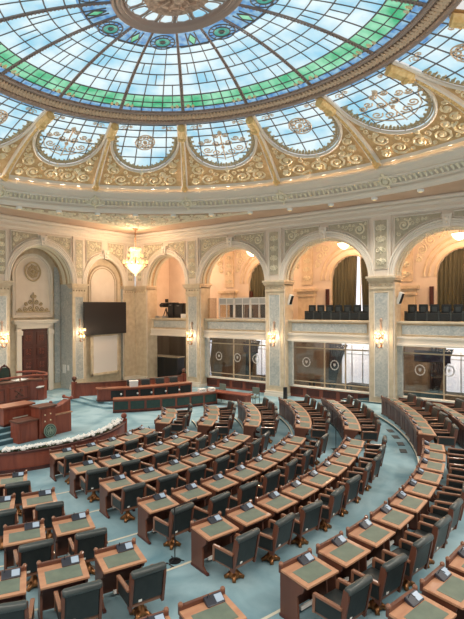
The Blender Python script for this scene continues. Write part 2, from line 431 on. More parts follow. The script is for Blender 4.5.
# lunette windows
lun = sorted(vis, key=lambda k: -((TR[k]+11.25) % 360))
for n_, k in enumerate(lun):
    c0 = TR[k]+11.25; oval = (k % 2 == 0)
    r = thing('lunette_window', 'round-bottomed lunette window with %s, %s from left under the dome' % ('a round scroll ornament' if oval else 'a branching scroll ornament', ORD[n_]), 'window', group='lunette windows around the dome')
    us = [UW*sin(pi/2*i/20) for i in range(-20,21)]
    mb = MB(); N = 6
    for a, b in zip(us, us[1:]):
        for j in range(N):
            q = lambda u, j: cove(c0+u*11.25, slow(u)+(1-slow(u))*j/N, -.12)
            mb.quad(q(a,j), q(b,j), q(b,j+1), q(a,j+1), 1 if j == N-1 and False else 0)
    build('glass', mb, ['clear','blueg'], r)
    mb = MB()
    mb.grid(lambda u, s_: cove(c0+u*11.25, s_, -.1), [UW*i/10 for i in range(-10,11)], [.945,.985])
    build('blue_border', mb, 'blueg', r)
    mb = MB()
    for u in (-.56,-.19,.19,.56):
        mb.tube([cove(c0+u*11.25, slow(u)+(1-slow(u))*i/6, -.08) for i in range(7)], .03, 4)
    for s_ in (.48,.62,.76,.86,.94):
        um = UW*sqrt(max(0, 1-((SCN-s_)/(SCN-SB))**2)) if s_ < SCN else UW
        mb.tube([cove(c0+um*11.25*i/8, s_, -.08) for i in range(-8,9)], .03, 4)
    build('glazing_bar', mb, 'lead', r)
    mb = MB()
    path = [(UW*sin(pi/2*i/20), slow(UW*sin(pi/2*i/20))) for i in range(-20,21)]
    path = [(-UW,.99),(-UW,.9)]+path+[(UW,.9),(UW,.99)]
    mb.tube([cove(c0+u*11.25, s_, .04) for u, s_ in path], .075, 6)
    build('frame', mb, 'cream', r)
    mb = MB()
    for i, (u, s_) in enumerate(path[2:-2]):
        p = cove(c0+u*.9*11.25, SCN-(SCN-s_)*.9, -.02); mb.ball(p, .085, 6)
        if i % 2 == 0: mb.tube([cove(c0+u*.9*11.25, SCN-(SCN-s_)*.9, -.02), cove(c0+u*.8*11.25, SCN-(SCN-s_)*.85, -.03)], .05, 4)
    mb.tube([cove(c0+u*.95*11.25, SCN-(SCN-s_)*.95, -.03) for u, s_ in path[2:-2]], .035, 4)
    build('leaf_border', mb, 'reliefbrown', r)
    mb = MB(); g = lambda x, y: cove(c0+x/2.0*11.25, y/6.0, -.06)
    if oval:
        yc = 4.15
        for a in range(8):
            ca, sa = cos(a*pi/4), sin(a*pi/4)
            mb.tube([g(x, y) for x, y in spiral(.34*ca, yc+.42*sa, .2, 1.3, a, 1, 10)], .034, 4)
        mb.tube([g(.5*cos(a*pi/10), yc+.62*sin(a*pi/10)) for a in range(20)], .034, 4, closed=True); mb.ball(g(0,yc), .12, 6)
    else:
        for sx in (-1,1):
            for x, y, rr in ((.34,3.1,.26),(.78,3.35,.24),(.3,3.85,.24),(.72,4.15,.2),(.28,4.5,.18),(1.05,4.0,.18)):
                mb.tube([g(sx*a, b) for a, b in spiral(x, y, rr, 1.5, pi, 1, 12)], .036, 4)
            mb.tube([g(sx*.06,2.6), g(sx*.5,2.75), g(sx*1.0,3.1), g(sx*1.25,3.7)], .028, 4)
        mb.tube([g(0,2.5), g(0,4.9)], .035, 4); mb.ball(g(0,4.7), .13, 6); mb.ball(g(0,3.5), .1, 6)
    for sx in (-1,1):
        mb.tube([g(sx*a, b) for a, b in spiral(1.3, 5.35, .22, 1.4, 0, 1, 10)], .024, 4)
        mb.tube([g(sx*a, b) for a, b in spiral(.95, 5.45, .14, 1.4, 0, 1, 8)], .024, 4)
    build('scroll_ornament', mb, 'friezelight', r)
for i in range(96):
    tt = 3.75*i+2
    if not (20 < tt < 215): continue
    l = bpy.data.lights.new('cove_uplight', 'SPOT'); l.energy = UPE; l.color = (1,.80,.60); l.spot_size = radians(72); l.spot_blend = 1; l.shadow_soft_size = .3
    o = bpy.data.objects.new('cove_uplight', l); COL.objects.link(o); p = ell(E_ct, tt, -.13, .2); o.location = p
    aim = cove(tt, .9)-p; o.rotation_euler = aim.to_track_quat('-Z','Y').to_euler()
# upper stained-glass skylight
sky = thing('stained_glass_skylight', 'oval stained glass skylight with green and blue borders and a round bronze centre', 'skylight')
mb = MB()
prof = [(E_fb,.1,.02),(E_fb,.0,-.06),(E_fb,-.1,-.02)]
M1 = lambda s_: lerpE(E_fb, E_ft, s_)
prof += [(M1(.15),-.02,-.0),(M1(.2),.06,.04),(M1(.72),.06,.04),(M1(.78),-.02,-.04),(M1(.88),-.04,-.04),(M1(.92),.04,.02),(E_ft,.04,.02),(E_ft,-.04,.05)]
ring(mb, prof)
build('bronze_frieze', mb, 'bronze', sky)
mb = MB()
ring(mb, [(E_fb,-.02,-.09),(E_fb,-.09,-.03)]); build('frieze_edge', mb, 'bronzedark', sky)
mb = MB(); ring(mb, [(M1(.76),-.03,-.06),(M1(.9),-.05,-.06)]); build('frieze_edge', mb, 'bronzedark', sky)
mb = MB()
for i in range(150):
    t = i*1.2+30.
    p = lambda u, v: ell(M1(.46+v), t+u, .06-.04, .0)
    mb.tube([p(*q) for q in [(-.45,-.18),(-.1,.05),(.2,.2),(.4,.05),(.2,-.12)]], .06, 4)
    mb.ball(p(.1,.0), .07, 5)
build('frieze_scrollwork', mb, 'friezelight', sky)
UB = .2
def up(t, s_, off=0):
    E = lerpE(E_ft, E_md, s_, UB); p = ell(E,t); return p+Vector((0,0,-off))
ROWS_S = [.05,.115,.20,.33,.46,.59,.71,.80,.93]
vs_k = [k for k in range(16)]
for k in range(16):
    a0 = TR[k]; c0 = a0+11.25
    mb = MB()
    zones = [(0,.05,1),(.05,.2,2),(.2,.78,0),(.78,.985,1)]
    for z0, z1, mi in zones:
        n = max(2, int((z1-z0)/.06)+1)
        mb.grid(lambda u, s_: up(a0+22.5*u, s_), [i/6 for i in range(7)], [z0+(z1-z0)*j/n for j in range(n+1)], mi)
    gp = build('glass_sector', mb, ['clear','blueg','greeng'], sky)
    mb = MB()
    for u in (1/3, 2/3):
        mb.tube([up(a0+22.5*u, .0+.8*i/10, .02) for i in range(11)], lambda t: .03*(1-.4*t), 4)
    for u in (1/6, .5, 5/6):
        mb.tube([up(a0+22.5*u, .0+.2*i/4, .02) for i in range(5)], .02, 4)
    for j, s_ in enumerate(ROWS_S[:-1]):
        mb.tube([up(a0+22.5*i/6, s_, .02) for i in range(7)], .034 if j in (0,2) else .027, 4)
    for i, s_ in enumerate((.265,.4,.525)):
        u0 = (i % 3)/3+1/6; mb.tube([up(a0+22.5*u0, s_-.065+.13*j/2, .02) for j in range(3)], .022, 4)
    if k % 2 == 0:   # round green medallion
        m_ = lambda r, a: up(c0+r*9.5*cos(a), .86+r*.085*sin(a), .03)
        for rr in (.98,.62,.2): mb.tube([m_(rr, i*pi/12) for i in range(24)], .026, 4, closed=True)
        for i in range(12): mb.tube([m_(.66, i*pi/6), m_(.98, i*pi/6)], .018, 4)
    else:
        q = lambda u, v: up(c0+u*9.5, .87+v*.085, .03)
        mb.tube([q(0,-.8), q(.32,0), q(0,.8), q(-.32,0)], .03, 4, closed=True)
        for u in (-.4,.4): mb.tube([q(u,-.9), q(u,.9)], .028, 4)
        mb.tube([q(-1,-.95), q(1,-.95)], .028, 4)
    build('leading', mb, 'lead', gp)
    mb = MB()
    if k % 2 == 0:
        m_ = lambda r, a: up(c0+r*9.5*cos(a), .86+r*.085*sin(a), .015)
        n = 24
        for i in range(n):
            a, b = 2*pi*i/n, 2*pi*(i+1)/n
            mb.quad(m_(.0,a), m_(.16,a), m_(.16,b), m_(0,b), 1); mb.quad(m_(.16,a), m_(.62,a), m_(.62,b), m_(.16,b), 0)
            mb.quad(m_(.66,a), m_(.96,a), m_(.96,b), m_(.66,b), 2)
        build('green_medallion', mb, ['tealg','bronzedark','blueg'], gp)
    else:
        q = lambda u, v: up(c0+u*9.5, .87+v*.085, .015)
        mb.quad(q(0,-.8), q(.32,0), q(0,.8), q(-.32,0)); build('green_diamond', mb, 'greeng', gp)
    mb = MB()   # gilt corner scrolls on the green border
    for sx in (0,1):
        for j, (du, ds, rr) in enumerate(((.09,.075,.03),(.17,.07,.022))):
            u = du if sx == 0 else 1-du
            mb.tube([up(a0+22.5*(u+(x if sx == 0 else -x)), ds+y*.9, .05) for x, y in spiral(0,0,rr,1.4,pi,1,9)], .03, 4)
    build('gilt_scroll', mb, 'gold', gp)
for k in range(16):
    t = TR[k]; mb = MB()
    for u in (-1,1):
        mb.tube([up(t+u*.34*(1+.9*s_/10), s_/10*.99, .05) for s_ in range(11)], lambda q: .035*(1-.45*q), 4)
    n = 40
    mb.tube([up(t, s_/12*.99, .0) for s_ in range(13)], lambda q: .055*(1-.45*q), 6)
    for i in range(n): mb.ball(up(t, (i+.5)/n*.97, .08), .055*(1-.4*i/n), 5)
    build('rib', mb, 'ribgrey', sky)
mb = MB()   # centre
Mm = lambda f: (E_md[0]+.03+.05*(1-f), E_md[1]*f, E_md[2]*f)
ring(mb, [(E_md,.12,.03),(E_md,.04,-.12),(Mm(.97),0,-.05),(Mm(.94),0,-.12),(Mm(.9),0,-.06),(Mm(.86),0,-.12),(Mm(.84),0,-.02),(Mm(.82),0,-.08),(Mm(.81),0,0)])
build('medallion_ring', mb, 'bronzedark', sky)
mb = MB()
ring(mb, [(Mm(.82),0,.02),(Mm(.46),0,.02)]); build('petal_glass', mb, 'clear', sky)
mb = MB()
for k in range(16):
    t = k*22.5+4
    pts = [(.81,0),(.78,8),(.68,8.6),(.57,6.5),(.54,0),(.57,-6.5),(.68,-8.6),(.78,-8)]
    mb.tube([ell(Mm(f), t+d, 0, -.02) for f, d in pts], .028, 4, closed=True)
    mb.quad(ell(Mm(.82),t+9.4,0,.0), ell(Mm(.82),t+13.1,0,.0), ell(Mm(.5),t+14,0,.0), ell(Mm(.5),t+8.5,0,.0))
build('petal_frame', mb, 'bronzedark', sky)
mb = MB()
ring(mb, [(Mm(.54),0,0),(Mm(.5),0,-.14),(Mm(.4),0,-.06),(Mm(.3),0,-.12),(Mm(.12),0,-.04),(Mm(.02),0,-.1)])
for i in range(10):
    mb.tube([ell(Mm(.14),36*i,0,-.14), ell(Mm(.26),36*i+9,0,-.2), ell(Mm(.36),36*i,0,-.14)], .05, 5)
mb.ball(ell(Mm(.01),0,0,-.15), .22, 10)
build('rosette', mb, 'bronze', sky)
# relief in the corner of the flat ceiling
mb = MB()
def fr(x, y): return Vector((x, y, ZC-.025))
def cin(x, y): return x > 2.75 and y < -2.5 and ((x-X0)/15.75)**2+((y-Y0)/13.4)**2 > 1
pts = [Vector((2.65,-2.4,ZC-.012))]
arc = [ell((ZC-.012,15.65,13.35),t) for t in [118+i*1.5 for i in range(41)]]
arc = [p for p in arc if p.x > 2.65 and p.y < -2.4]
ctr = pts[0]
allp = [Vector((arc[0].x,-2.4,ZC-.012))]+arc+[Vector((2.65,arc[-1].y,ZC-.012))]
for a, b in zip(allp, allp[1:]): mb.add([ctr,a,b], [(0,1,2)])
crn = struct('trim_4', mb, 'tan')
mb = MB(); scroll_fill(mb, fr, cin, 2.75, 12.5, -13, -2.5, .5, .07)
mb.tube([fr(2.65,-12.5), fr(2.65,-2.4), fr(12.6,-2.4)], .09, 5)
build('ceiling_scrollwork', mb, 'relief', crn)

# ------------------------------------------------------------------ walls with arches
def arch_wall(mp, h0, h1, z0, z1, arches, depth, dface=.06):
    mb = MB(); cur = h0
    for hc, rx, zs, rz, zb in arches:
        mb.quad(mp(cur,dface,z0), mp(hc-rx,dface,z0), mp(hc-rx,dface,z1), mp(cur,dface,z1))
        n = 28; cv = [(hc-rx*cos(pi*i/n), zs+rz*sin(pi*i/n)) for i in range(n+1)]
        for (a,za), (b,zb_) in zip(cv, cv[1:]):
            mb.quad(mp(a,dface,za), mp(b,dface,zb_), mp(b,dface,z1), mp(a,dface,z1))
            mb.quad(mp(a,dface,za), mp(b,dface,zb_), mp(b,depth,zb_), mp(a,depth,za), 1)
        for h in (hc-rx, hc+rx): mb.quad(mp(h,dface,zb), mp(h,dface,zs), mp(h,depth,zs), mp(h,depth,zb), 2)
        if zb > z0: mb.quad(mp(hc-rx,dface,z0), mp(hc+rx,dface,z0), mp(hc+rx,dface,zb), mp(hc-rx,dface,zb))
        cur = hc+rx
    mb.quad(mp(cur,dface,z0), mp(h1,dface,z0), mp(h1,dface,z1), mp(cur,dface,z1))
    return mb
mR = lambda h, d, z: Vector((h, d, z))
mL = lambda h, d, z: Vector((-d, h, z))
PX = [5.93+6.84*k for k in range(4)]              # pillars of the right wall: 5.93 12.77 19.61 26.45
PW = .64
ARC_R = [(3.28,2.0,7.2,2.3,ZF)]+[((PX[k]+PX[k+1])/2, 2.7, 7.2, 2.42, ZF) for k in range(3)]
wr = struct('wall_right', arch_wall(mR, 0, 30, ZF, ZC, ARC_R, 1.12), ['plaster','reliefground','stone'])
ARC_L = [(-8.07,2.26,7.2,2.45,ZF),(-2.95,1.72,7.2,1.95,ZF)]
mbl = arch_wall(mL, -30, 0, ZF, ZC, ARC_L, 1.45)
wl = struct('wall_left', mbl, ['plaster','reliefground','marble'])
def arch_details(mp, parent, arches, spr, inner=True, out=-.14):
    for hc, rx, zs, rz, zb in arches:
        mb = MB(); n = 32
        for o, r_ in ((.1,.1),(.34,.07),(.22,.05)):
            mb.tube([mp(hc-(rx+o-.02)*cos(pi*i/n), out*.5+.02 if o != .1 else 0, zs+(rz+o)*sin(pi*i/n)) for i in range(n+1)], r_, 6)
        # keystone
        mb.prism([(-.16,rz-.02),(.16,rz-.02),(.24,rz+.62),(-.24,rz+.62)], .06, -.22, lambda u, v, w: mp(hc+u, w, zs+v))
        mb.ball(mp(hc,-.2,zs+rz+.4), .14, 8); mb.ball(mp(hc,-.2,zs+rz+.14), .1, 8)
        build('archivolt', mb, 'cream', parent)
        if inner:      # gilded coffers under the arch
            mb = MB()
            for i in range(2*n):
                a = pi*(i+.5)/(2*n); 
                for d in (.35,.8): mb.ball(mp(hc-(rx-.03)*cos(a), d, zs+(rz-.03)*sin(a)), .1, 5)
            for d in (.12,1.02): mb.tube([mp(hc-(rx-.01)*cos(pi*i/n), d, zs+(rz-.01)*sin(pi*i/n)) for i in range(n+1)], .05, 5)
            build('soffit_rosette', mb, 'relief', parent)
        # spandrel panels
        for sx in (-1,1):
            def ins(x, y):
                u = x-hc
                return sx*u > .34 and sx*u < spr(hc, sx) and y < 10.32 and y > 7.9 and (u/(rx+.62))**2+((y-zs)/(rz+.62))**2 > 1
            mbp = MB(); mbs = MB(); N = 14
            ue = spr(hc, sx)+.06
            for i in range(N):
                ua, ub = .28+(ue-.28)*i/N, .28+(ue-.28)*(i+1)/N
                def zl(u): 
                    q = 1-(u/(rx+.5))**2; return max(7.8, zs+(rz+.5)*sqrt(q)) if q > 0 else 7.8
                za, zb_ = min(10.38,zl(ua)), min(10.38,zl(ub))
                mbp.quad(mp(hc+sx*ua,.035,za), mp(hc+sx*ub,.035,zb_), mp(hc+sx*ub,.035,10.38), mp(hc+sx*ua,.035,10.38))
            p = build('spandrel_panel', mbp, 'greyplaster', parent)
            fn = lambda x, y: mp(x, .01, y)
            xs = sorted((hc+sx*.3, hc+sx*ue))
            scroll_fill(mbs, fn, ins, xs[0], xs[1], 7.8, 10.38, .36, .05)
            build('spandrel_scrollwork', mbs, 'relief', p)
            mb = MB(); u0 = .3
            edge_ = [(u, min(10.36, zl(u)-.02)) for u in [u0+(ue-u0)*i/N for i in range(N+1)]]
            mb.tube([mp(hc+sx*u, .0, z) for u, z in edge_]+[mp(hc+sx*ue,0,10.38)]+[mp(hc+sx*u0,0,10.38)], .04, 4, closed=True)
            build('spandrel_frame', mb, 'cream', p)
sprR = lambda hc, sx: (PX[0]-.75-hc if sx > 0 else hc-.75) if hc < 5 else 3.42-.8
arch_details(mR, wr, ARC_R, sprR)
sprL = lambda hc, sx: (2.81-.72) if hc < -5 else (1.75 if sx > 0 else 1.6)
arch_details(mL, wl, [ARC_L[0]], sprL); arch_details(mL, wl, [ARC_L[1]], sprL, inner=False)
# strip panels above the capitals
def strip(mp, parent, h, w=.74, z0=7.62, z1=10.3):
    mb = MB(); mb.box(-w/2-.18,w/2+.18,-.04,.06,7.24,10.62)
    mb2 = MB(); mb2.v = [tuple(mp(h+v[0], v[1], v[2])) for v in mb.v]; mb2.f = mb.f; mb2.m = mb.m
    p = build('pilaster_strip', mb2, 'plaster', parent)
    mb = MB(); mb.prism([(-w/2,z0),(w/2,z0),(w/2,z1),(-w/2,z1)], -.05, -.035, lambda u, v, w_: mp(h+u, w_, v))
    build('strip_ground', mb, 'greyplaster', p)
    mb = MB(); scroll_panel(mb, lambda x, y: mp(h+x, -.06, (z0+z1)/2+y), w*.88, (z1-z0)*.92, .04)
    build('strip_scrollwork', mb, 'relief', p)
    mb = MB(); mb.tube([mp(h-w/2,-.05,z0), mp(h+w/2,-.05,z0), mp(h+w/2,-.05,z1), mp(h-w/2,-.05,z1)], .045, 4, closed=True)
    build('strip_frame', mb, 'cream', p)
for h in PX: strip(mR, wr, h)
strip(mR, wr, .55, .5); strip(mL, wl, -.55, .5); strip(mL, wl, -5.26, .62); strip(mL, wl, -10.88, .62)
# wall cornice mouldings
def cornice_run(mp, parent, a, b):
    mb = MB()
    prof = [(.06,10.5),(-.06,10.5),(-.06,10.58),(-.12,10.62),(-.12,10.68),(-.03,10.7),(-.03,10.82),(-.1,10.84),(-.18,10.92),(-.18,10.97),(-.1,10.98),(-.1,11.03),(-.32,11.05),(-.36,11.12),(-.36,11.18),(-.28,11.2),(-.28,11.24),(.06,11.24)]
    mb.prism(prof, a, b, lambda u, v, w: mp(w, u, v))
    build('cornice_moulding', mb, 'cream', parent)
cornice_run(mR, wr, 0, 30); cornice_run(mL, wl, 0, -30)

# pillars: things with base, shaft, marble panel, capital
def pillar(name, mp, h, w, label, depth=.9, side=None, plain=False):
    r = thing(name, label, 'pillar')
    def bx(mb, u0, u1, d0, d1, z0, z1):
        t = MB(); t.box(u0,u1,d0,d1,z0,z1, .012); mb.add([mp(h+v[0], v[1], v[2]) for v in t.v], t.f); return mb
    build('shaft', bx(MB(), -w,w,0,depth,.1,6.56), 'stone', r)
    mb = MB(); bx(mb, -w-.1,w+.1,-.1,depth+.02,ZF,.06); bx(mb, -w-.05,w+.05,-.06,depth+.01,.06,.16); bx(mb, -w-.08,w+.08,-.08,depth+.015,.16,.2)
    build('base', mb, 'cream', r)
    if not plain:
     p = build('marble_panel', bx(MB(), -w*.56,w*.56,-.015,.01,.55,6.3), 'marble', r)
     mb = MB(); q = w*.56+.03
     mb.tube([mp(h-q,-.01,.52), mp(h+q,-.01,.52), mp(h+q,-.01,6.33), mp(h-q,-.01,6.33)], .035, 4, closed=True)
     build('panel_moulding', mb, 'cream', p)
    mb = MB(); bx(mb, -w-.04,w+.04,-.05,depth+.02,6.52,6.62); bx(mb, -w-.01,w+.01,-.02,depth+.01,6.62,6.9)
    bx(mb, -w-.08,w+.08,-.09,depth+.06,6.9,6.98); bx(mb, -w-.13,w+.13,-.14,depth+.1,6.98,7.1); bx(mb, -w-.18,w+.18,-.19,depth+.15,7.1,7.23)
    cp = build('capital', mb, 'stone', r)
    mb = MB()
    for k in range(5): mb.ball(mp(h+(k-2)*w*.42,-.04,6.76), .06, 6)
    if side:
        for k in range(4): mb.ball(mp(h+side*(w+.03), .15+k*.2, 6.76), .06, 6)
    build('capital_rosette', mb, 'tan', cp)
    return r
PLR = ['first','second','third','fourth']
pl = [('marble pillar with wall sconce nearest the corner chandelier, on the arcade wall'),
      ('marble pillar with wall sconce in the middle of the arcade wall, beside the glass booths'),
      ('large marble pillar with sconce and loudspeaker, right end of the arcade wall'),
      ('marble pillar beyond the right edge of the photo')]
for i, h in enumerate(PX[:3]): pillar('marble_pillar', mR, h, PW, pl[i], 1.1, 1)
pillar('marble_pilaster', mL, -5.26, .53, 'marble pilaster with sconce between the door niche and the black screen', .3)
pillar('marble_pilaster', mL, -10.88, .53, 'marble pilaster with sconce at the left edge of the photo', .3)
pillar('corner_pilaster', mL, -.56, .57, 'stone corner pilaster right of the black screen behind the chandelier', .3, None, True)
pillar('corner_pilaster', mR, .6, .6, 'stone corner pilaster left of the first gallery arch', .9, 1, True)

# ------------------------------------------------------------------ left wall niche, door, panels
mb = MB(); XN = -1.42
mb.quad((XN,-10.4,ZF),(XN,-5.7,ZF),(XN,-5.7,10.2),(XN,-10.4,10.2))
mb.quad((-1.3,-4.8,ZF),(-1.3,-1.1,ZF),(-1.3,-1.1,10.2),(-1.3,-4.8,10.2))
build('niche_back', mb, 'stone', wl)
mL2 = lambda d0: (lambda h, d, z: Vector((d0-d, h, z)))
N_ = mL2(XN+.04)
def arched_panel(mp, parent, hc, w, z0, zs, name='arched_panel', m='plaster', fm='cream'):
    n = 20; poly = [(-w,z0),(w,z0)]+[(w*cos(pi*i/n), zs+w*sin(pi*i/n)) for i in range(n+1)]
    mb = MB(); mb.prism(poly, 0, -.04, lambda u, v, q: mp(hc+u, q, v)); p = build(name, mb, m, parent)
    for o, r_ in ((.0,.07),(-.18,.04)):
        poly2 = [(-w-o,z0-o),(w+o,z0-o)]+[((w+o)*cos(pi*i/n), zs+(w+o)*sin(pi*i/n)) for i in range(n+1)]
        mb = MB(); mb.tube([mp(hc+u, -.05, v) for u, v in poly2], r_, 5, closed=True); build('panel_moulding', mb, fm, p)
    return p
ap = arched_panel(N_, wl, -7.95, 1.42, 4.95, 7.75)
mb = MB(); g = lambda x, y: N_(-7.97+x, -.1, 8.0+y)
mb.tube([g(.55*cos(i*pi/12), .62*sin(i*pi/12)) for i in range(24)], .06, 5, closed=True)
for i in range(8): mb.tube([g(x, y) for x, y in spiral(.3*cos(i*pi/4), .34*sin(i*pi/4), .16, 1.5, i, 1, 9)], .04, 4)
mb.ball(g(0,0), .14, 8); build('round_medallion', mb, 'reliefbrown', ap)
mb = MB(); g = lambda x, y: N_(-7.95+x, -.1, 5.3+y)
for sx in (-1,1):
    for x, y, r_ in ((.22,.25,.2),(.6,.2,.19),(.98,.14,.15),(.22,.68,.18),(.55,.55,.14),(.12,1.05,.12)):
        mb.tube([g(sx*a, b) for a, b in spiral(x, y, r_, 1.5, pi, 1, 10)], .04, 4)
    mb.tube([g(0,0), g(sx*.6,-.02), g(sx*1.22,.02)], .05, 5)
mb.tube([g(0,0), g(0,1.3)], .05, 5); mb.ball(g(0,.12), .13, 8); build('scroll_crest', mb, 'reliefbrown', ap)
for h in (-6.1,-9.9):
    mb = MB(); mb.prism([(-.22,.3),(.22,.3),(.22,8.4),(-.22,8.4)], .0, -.03, lambda u, v, q: N_(h+u, q, v)); build('marble_strip', mb, 'marble', wl)
# the door
d = thing('door_1', None, None); d['kind'] = 'structure'
DX = XN+.04
mb = MB(); mb.box(DX,DX+.08,-8.84,-6.9,ZF,4.15); build('door_slab', mb, 'wooddark', d)
for yy in (-8.36,-7.38):
    for z0, z1 in ((.3,1.1),(1.3,2.15),(2.35,2.9),(3.1,3.95)):
        mb = MB(); mb.box(DX+.08,DX+.12,yy-.36,yy+.36,z0,z1,.02); q = build('door_panel', mb, 'wooddark', d)
        mb = MB(); g = lambda x, y: Vector((DX+.125, yy+x, (z0+z1)/2+y))
        for a in range(4): mb.tube([g(x, y) for x, y in spiral(.13*cos(a*pi/2+.78), .13*sin(a*pi/2+.78), .1, 1.2, a, 1, 8)], .018, 4)
        build('carving', mb, 'wood', q)
mb = MB()
for y0, y1 in ((-9.2,-8.86),(-6.88,-6.54)):
    mb.box(DX,DX+.2,y0,y1,ZF,4.3,.03); mb.box(DX,DX+.28,y0-.05,y1+.05,3.75,4.05,.03)
mb.box(DX,DX+.2,-9.2,-6.54,4.17,4.5,.03); mb.box(DX,DX+.34,-9.4,-6.34,4.5,4.64,.03); mb.box(DX,DX+.42,-9.5,-6.24,4.64,4.76,.03)
build('door_frame', mb, 'cream', d)
mb = MB(); mb.ball((DX+.16,-7.95,1.1), .05, 8); mb.ball((DX+.16,-7.79,1.1), .05, 8); build('door_handle', mb, 'brass', d)
# recess behind the black screen
N2 = mL2(-.3)
mb = MB(); mb.quad((-.3,-4.7,ZF),(-.3,-1.2,ZF),(-.3,-1.2,9.3),(-.3,-4.7,9.3)); build('recess_back', mb, 'stone', wl)
arched_panel(N2, wl, -2.95, 1.3, 3.9, 7.35, m='plaster', fm='tan')
bd = thing('wall_board', 'large plain white wall board in a cream frame below the black screen', 'panel')
mb = MB(); mb.box(.0,.06,-4.15,-1.9,.78,3.5); build('board', mb, 'board', bd)
mb = MB()
for y0, y1, z0, z1 in ((-4.32,-4.13,.6,3.62),(-1.92,-1.73,.6,3.62),(-4.32,-1.73,.6,.8),(-4.32,-1.73,3.46,3.62)): mb.box(-.02,.11,y0,y1,z0,z1,.02)
build('frame', mb, 'stone', bd)
sc = thing('projection_screen', 'large black display screen hung on the wall left of the chandelier', 'screen')
mb = MB(); mb.box(.22,.34,-5.1,-1.24,3.6,5.96,.02); build('frame', mb, 'blackmat', sc)
mb = MB(); mb.box(.335,.35,-5.02,-1.32,3.68,5.88); build('display', mb, 'screen', sc)
mb = MB()
for y in (-4.2,-2.2): mb.box(-.3,.24,y-.06,y+.06,4.4,5.2)
build('wall_mount', mb, 'blackmat', sc)
for (y, z, x, lab) in ((-5.45,1.25,-.03,'white notice sheet on the marble pilaster below the sconce left of the screen'),):
    mb = MB(); mb.box(x,x+.02,y-.17,y+.17,z-.28,z+.28); tag(build('wall_notice', mb, 'paper'), lab, 'notice')
for i, (dd, z, lab) in enumerate(((.95,1.25,'white notice sheet on the niche side wall beside the door'),(.5,1.35,'small white plate on the niche side wall, right of the notice sheet'))):
    mb = MB(); w = .17 if i == 0 else .09; mb.box(-dd-w,-dd+w,-5.86,-5.82,z-.3+(.12 if i else 0),z+.3-(.12 if i else 0)); tag(build('wall_notice', mb, 'paper'), lab, 'notice')

# ------------------------------------------------------------------ wall sconces
def make_sconce(mp0, label):
    r = thing('wall_sconce', label, 'wall lamp', group='sconces on the pillars'); return r
sc0 = make_sconce(None, 'gilt wall sconce with lit shades on the pilaster between door niche and screen')
mb = MB(); mb.box(-.07,.07,-.06,0,-.35,.55,.02); mb.ball((0,-.07,.1),.1,8); mb.tube([(0,-.05,.5),(0,-.09,.85),(0,-.05,1.05)], .05, 6); mb.ball((0,-.06,.95),.09,8)
build('back_plate', mb, 'bronze', sc0, smooth=True)
for zz, ofs in ((.12,(-.22,.0,.22)),(-.36,(-.14,.14))):
    for u in ofs:
        mb = MB(); y = -.32 if u else -.42
        mb.tube([(0,-.05,zz-.05),(u*.5,y*.6,zz-.22),(u,y,zz-.14),(u,y,zz)], .022, 5); mb.lathe([(.02,0),(.06,.02),(.05,.05)], (u,y,zz), 8)
        a = build('arm', mb, 'brass', sc0)
        mb = MB(); mb.lathe([(.03,.04),(.065,.08),(.08,.15),(.065,.22),(.03,.26)], (u,y,zz), 10); build('shade', mb, 'lampglass', a, smooth=True)
spots = [((.0,-5.56+.3,3.75), pi/2, None), ((0,-10.88,3.75), pi/2, 'gilt wall sconce with lit shades on the pilaster left of the door'),
         ((PX[0],0,3.45), 0, 'gilt wall sconce with lit shades on the pillar nearest the corner chandelier'), ((PX[1],0,3.6), 0, 'gilt wall sconce with lit shades on the middle pillar of the arcade wall'),
         ((PX[2],0,3.85), 0, 'gilt wall sconce with lit shades on the large right pillar')]
def light(name, kind, loc, energy, col, size=.1):
    l = bpy.data.lights.new(name, kind); l.energy = energy; l.color = col; l.shadow_soft_size = size
    o = bpy.data.objects.new(name, l); COL.objects.link(o); o.location = loc; return o
WARM = (1,.76,.52)
for i, (p, rz, lab) in enumerate(spots):
    if i == 0: sc0.location = p; sc0.rotation_euler = (0,0,rz)
    else: dup(sc0, p, rz, lab, 'sconces on the pillars')
    n = Vector((1,0,0)) if rz else Vector((0,-1,0))
    light('sconce_light', 'POINT', Vector(p)+n*.55+Vector((0,0,.0)), 30, WARM, .2)

# ------------------------------------------------------------------ chandelier
ch = thing('chandelier', 'lit crystal chandelier hanging from the ceiling in the corner of the hall', 'chandelier', (2.75,-2.5,0)); CHS = .84
mb = MB()
mb.lathe([(.3,11.24),(.24,11.14),(.08,11.08)], n=12)
for i in range(12): mb.tube([(.06*cos(a), .06*sin(a)*(i % 2), 11.05-.13*i+.07*sin(a)) if i % 2 else (.06*cos(a), 0, 11.05-.13*i+.07*sin(a)) for a in [j*pi/4 for j in range(8)]], .018, 4, closed=True)
mb.tube([(0,0,11.1),(0,0,9.4)], .02, 5)
build('chain', mb, 'brass', ch)
mb = MB(); mb.lathe([(.04,9.6),(.1,9.4),(.06,9.2),(.12,8.9),(.05,8.6),(.14,8.3),(.08,7.9),(.03,7.7)], n=10); build('stem', mb, 'brass', ch, smooth=True)
mb = MB(); mb.lathe([(.3,9.62),(.42,9.5),(.4,9.3),(.3,9.1),(.34,9.05)], n=16)
for i in range(16): a = i*pi/8; mb.tube([(.4*cos(a),.4*sin(a),9.55),(.46*cos(a),.46*sin(a),9.65),(.42*cos(a),.42*sin(a),9.8)], .04, 5)
build('crown', mb, 'crystal', ch)
mb = MB(); n = 20
for i in range(n):
    a = 2*pi*i/n; mb.tube([(.34*cos(a),.34*sin(a),9.1),(.5*cos(a),.5*sin(a),8.75),(.72*cos(a),.72*sin(a),8.4)], .035, 4)
mb.lathe([(.78,8.42),(.86,8.34),(.8,8.22),(.62,8.05),(.4,7.84),(.18,7.64),(.05,7.55)], n=20); mb.ball((0,0,7.5),.08,8)
build('crystal_basket', mb, 'crystal', ch)
